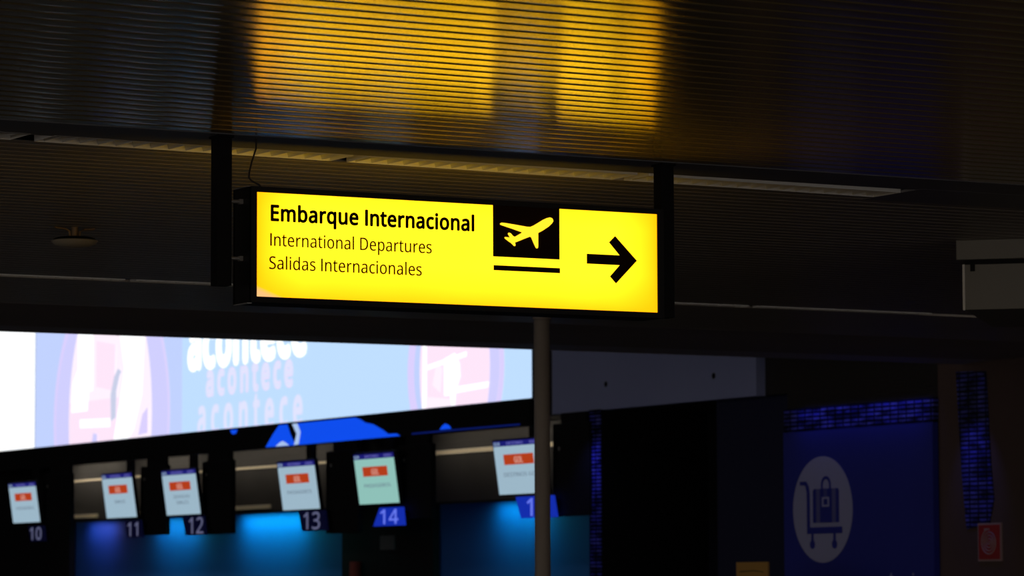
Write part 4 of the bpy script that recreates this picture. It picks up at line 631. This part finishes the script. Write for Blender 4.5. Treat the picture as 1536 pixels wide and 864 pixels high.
# ---------------------------------------------------------------- trolley panel, fire hose sign, amber board
bp = thing('luggage_trolley_panel', 'large dark blue wall panel with a white circle and luggage trolley pictogram', 'panel', (20.57, 30, 0))
XP = 20.53
MB().box((XP, 28.665, R(-0.45)), (20.595, 31.34, R(1.64))).build('board', M_['blue'], bp)
ccy, ccz, cr = 30.612, 0.822, 0.548
on_wall('white_disc', ellipse(ccy, ccz, cr, cr), XP, M_['white'], bp, 0.5)
def P(u, v): return (ccy-u*cr, ccz+v*cr)        # u right, v up in disc radii
def pic(name, pts, m_, layer=1.5): on_wall(name, [P(*p_) for p_ in pts], XP, m_, bp, layer)
pic('trolley_symbol', [(-0.52, -0.50), (-0.52, 0.33), (-0.57, 0.46), (-0.75, 0.47), (-0.75, 0.54), (-0.53, 0.54), (-0.45, 0.44), (-0.42, 0.30), (-0.42, -0.42), (0.66, -0.42), (0.66, -0.30), (0.66, -0.50)][:9]+[(-0.42, -0.33), (0.66, -0.33), (0.66, -0.455), (-0.52, -0.455)], M_['blue'])
for u in (-0.34, 0.40):
    pic('trolley_symbol', [(u-0.035, -0.45), (u+0.035, -0.45), (u+0.04, -0.58), (u-0.04, -0.58)], M_['blue'])
    on_wall('trolley_symbol', [P(u+0.085*math.cos(k*math.pi/8), -0.655+0.085*math.sin(k*math.pi/8)) for k in range(16)], XP, M_['blue'], bp, 1.6)
pic('suitcase_symbol', [(-0.30, -0.25), (0.56, -0.25), (0.56, 0.35), (0.52, 0.39), (-0.26, 0.39), (-0.30, 0.35)], M_['midblue'])
pic('suitcase_symbol', [(-0.06, -0.25), (0.33, -0.25), (0.33, 0.39), (-0.06, 0.39)], M_['blue'], 2.5)
pic('suitcase_symbol', [(-0.30, -0.25), (-0.20, -0.25), (-0.20, 0.39), (-0.26, 0.39), (-0.30, 0.35)], M_['blue'], 2.5)
pic('suitcase_symbol', [(0.47, -0.25), (0.56, -0.25), (0.56, 0.35), (0.52, 0.39), (0.47, 0.39)], M_['blue'], 2.5)
def arc(u, v, r_, a0, a1, n=12): return [(u+r_*math.cos(math.radians(a0+(a1-a0)*k/n)), v+r_*math.sin(math.radians(a0+(a1-a0)*k/n))) for k in range(n+1)]
hu = 0.13
for k in range(12):
    o_, i_ = arc(hu, 0.45, 0.165, 180, 0), arc(hu, 0.45, 0.115, 180, 0)
    pic('suitcase_symbol', [o_[k], o_[k+1], i_[k+1], i_[k]], M_['blue'], 1.5) if False else None
band_o = [(hu-0.165, 0.39)]+arc(hu, 0.46, 0.165, 180, 0)+[(hu+0.165, 0.39), (hu+0.105, 0.39)]+arc(hu, 0.46, 0.105, 0, 180)+[(hu-0.105, 0.39)]
shape('suitcase_symbol', [[(p_[0]*cr, p_[1]*cr) for p_ in band_o]], (XP-0.007, ccy, R(ccz)), YL, ZU, M_['blue'], bp)
tagp = [(hu-0.12, 0.05), (hu+0.12, 0.05), (hu+0.12, 0.23), (hu-0.12, 0.23)]; tagi = [(hu-0.07, 0.085), (hu-0.07, 0.195), (hu+0.07, 0.195), (hu+0.07, 0.085)]
shape('suitcase_symbol', [[(p_[0]*cr, p_[1]*cr) for p_ in tagp], [(p_[0]*cr, p_[1]*cr) for p_ in tagi]], (XP-0.013, ccy, R(ccz)), YL, ZU, M_['white'], bp)
for u in (hu-0.03, hu+0.03): pic('suitcase_symbol', [(u-0.015, 0.23), (u+0.015, 0.23), (u+0.015, 0.38), (u-0.015, 0.38)], M_['midblue'], 3.4)
lettering('caption_lettering', 't', (XP-0.003, 29.43, R(0.005)), YL, ZU, None, 0.17, M_['white'], bp, thick=0.003)
lettering('caption_lettering', 'i', (XP-0.003, 29.03, R(0.000)), YL, ZU, None, 0.155, M_['white'], bp, thick=0.003)

fs = thing('fire_hose_sign', 'small square red sign with a pale coiled hose spiral on brown wall', 'sign', (20.59, 27.82, R(0.27)))
MB().box((20.582, 27.640, R(0.266)), (20.6, 28.012, R(0.632))).build('border', M_['redborder'], fs)
MB().box((20.578, 27.657, R(0.283)), (20.582, 27.995, R(0.615))).build('red_face', M_['red'], fs)
sp_pts = []
for k in range(150):
    th = k/149*2*math.pi*4.0; rad = 0.006+0.121*k/149
    sp_pts.append((20.577, 27.826-rad*math.sin(th), R(0.447)+rad*math.cos(th)*1.0))
e_ = sp_pts[-1]
th_end = 2*math.pi*4.6
MB().tube(sp_pts, 0.0075, 6).build('hose_spiral', M_['redborder'], fs, smooth=True)
MB().box((20.572, 27.826-0.01, R(0.447)+0.118), (20.578, 27.90, R(0.447)+0.134)).build('hose_spiral', M_['redborder'], fs)

ab = thing('amber_board', 'small amber board at the bottom edge between portal and blue panel', 'board', (19.5, 30.36, 0))
MB().box((19.49, 30.07, R(-0.25)), (19.52, 30.65, R(0.279))).build('board', M_['amber'], ab, bevel=0.006)
MB().prism([(19.489, 30.58, R(0.185)), (19.489, 30.30, R(0.195)), (19.489, 30.14, R(0.178)), (19.489, 30.14, R(0.172)), (19.489, 30.30, R(0.188)), (19.489, 30.58, R(0.177))], (-0.003, 0, 0)).build('printed_line', M_['dark'], ab)
MB().box((19.49, 30.33, 0.02), (19.53, 30.39, R(-0.25))).build('stand', M_['dark'], ab)
MB().box((19.30, 30.15, 0), (19.70, 30.57, 0.02)).build('foot', M_['dark'], ab)
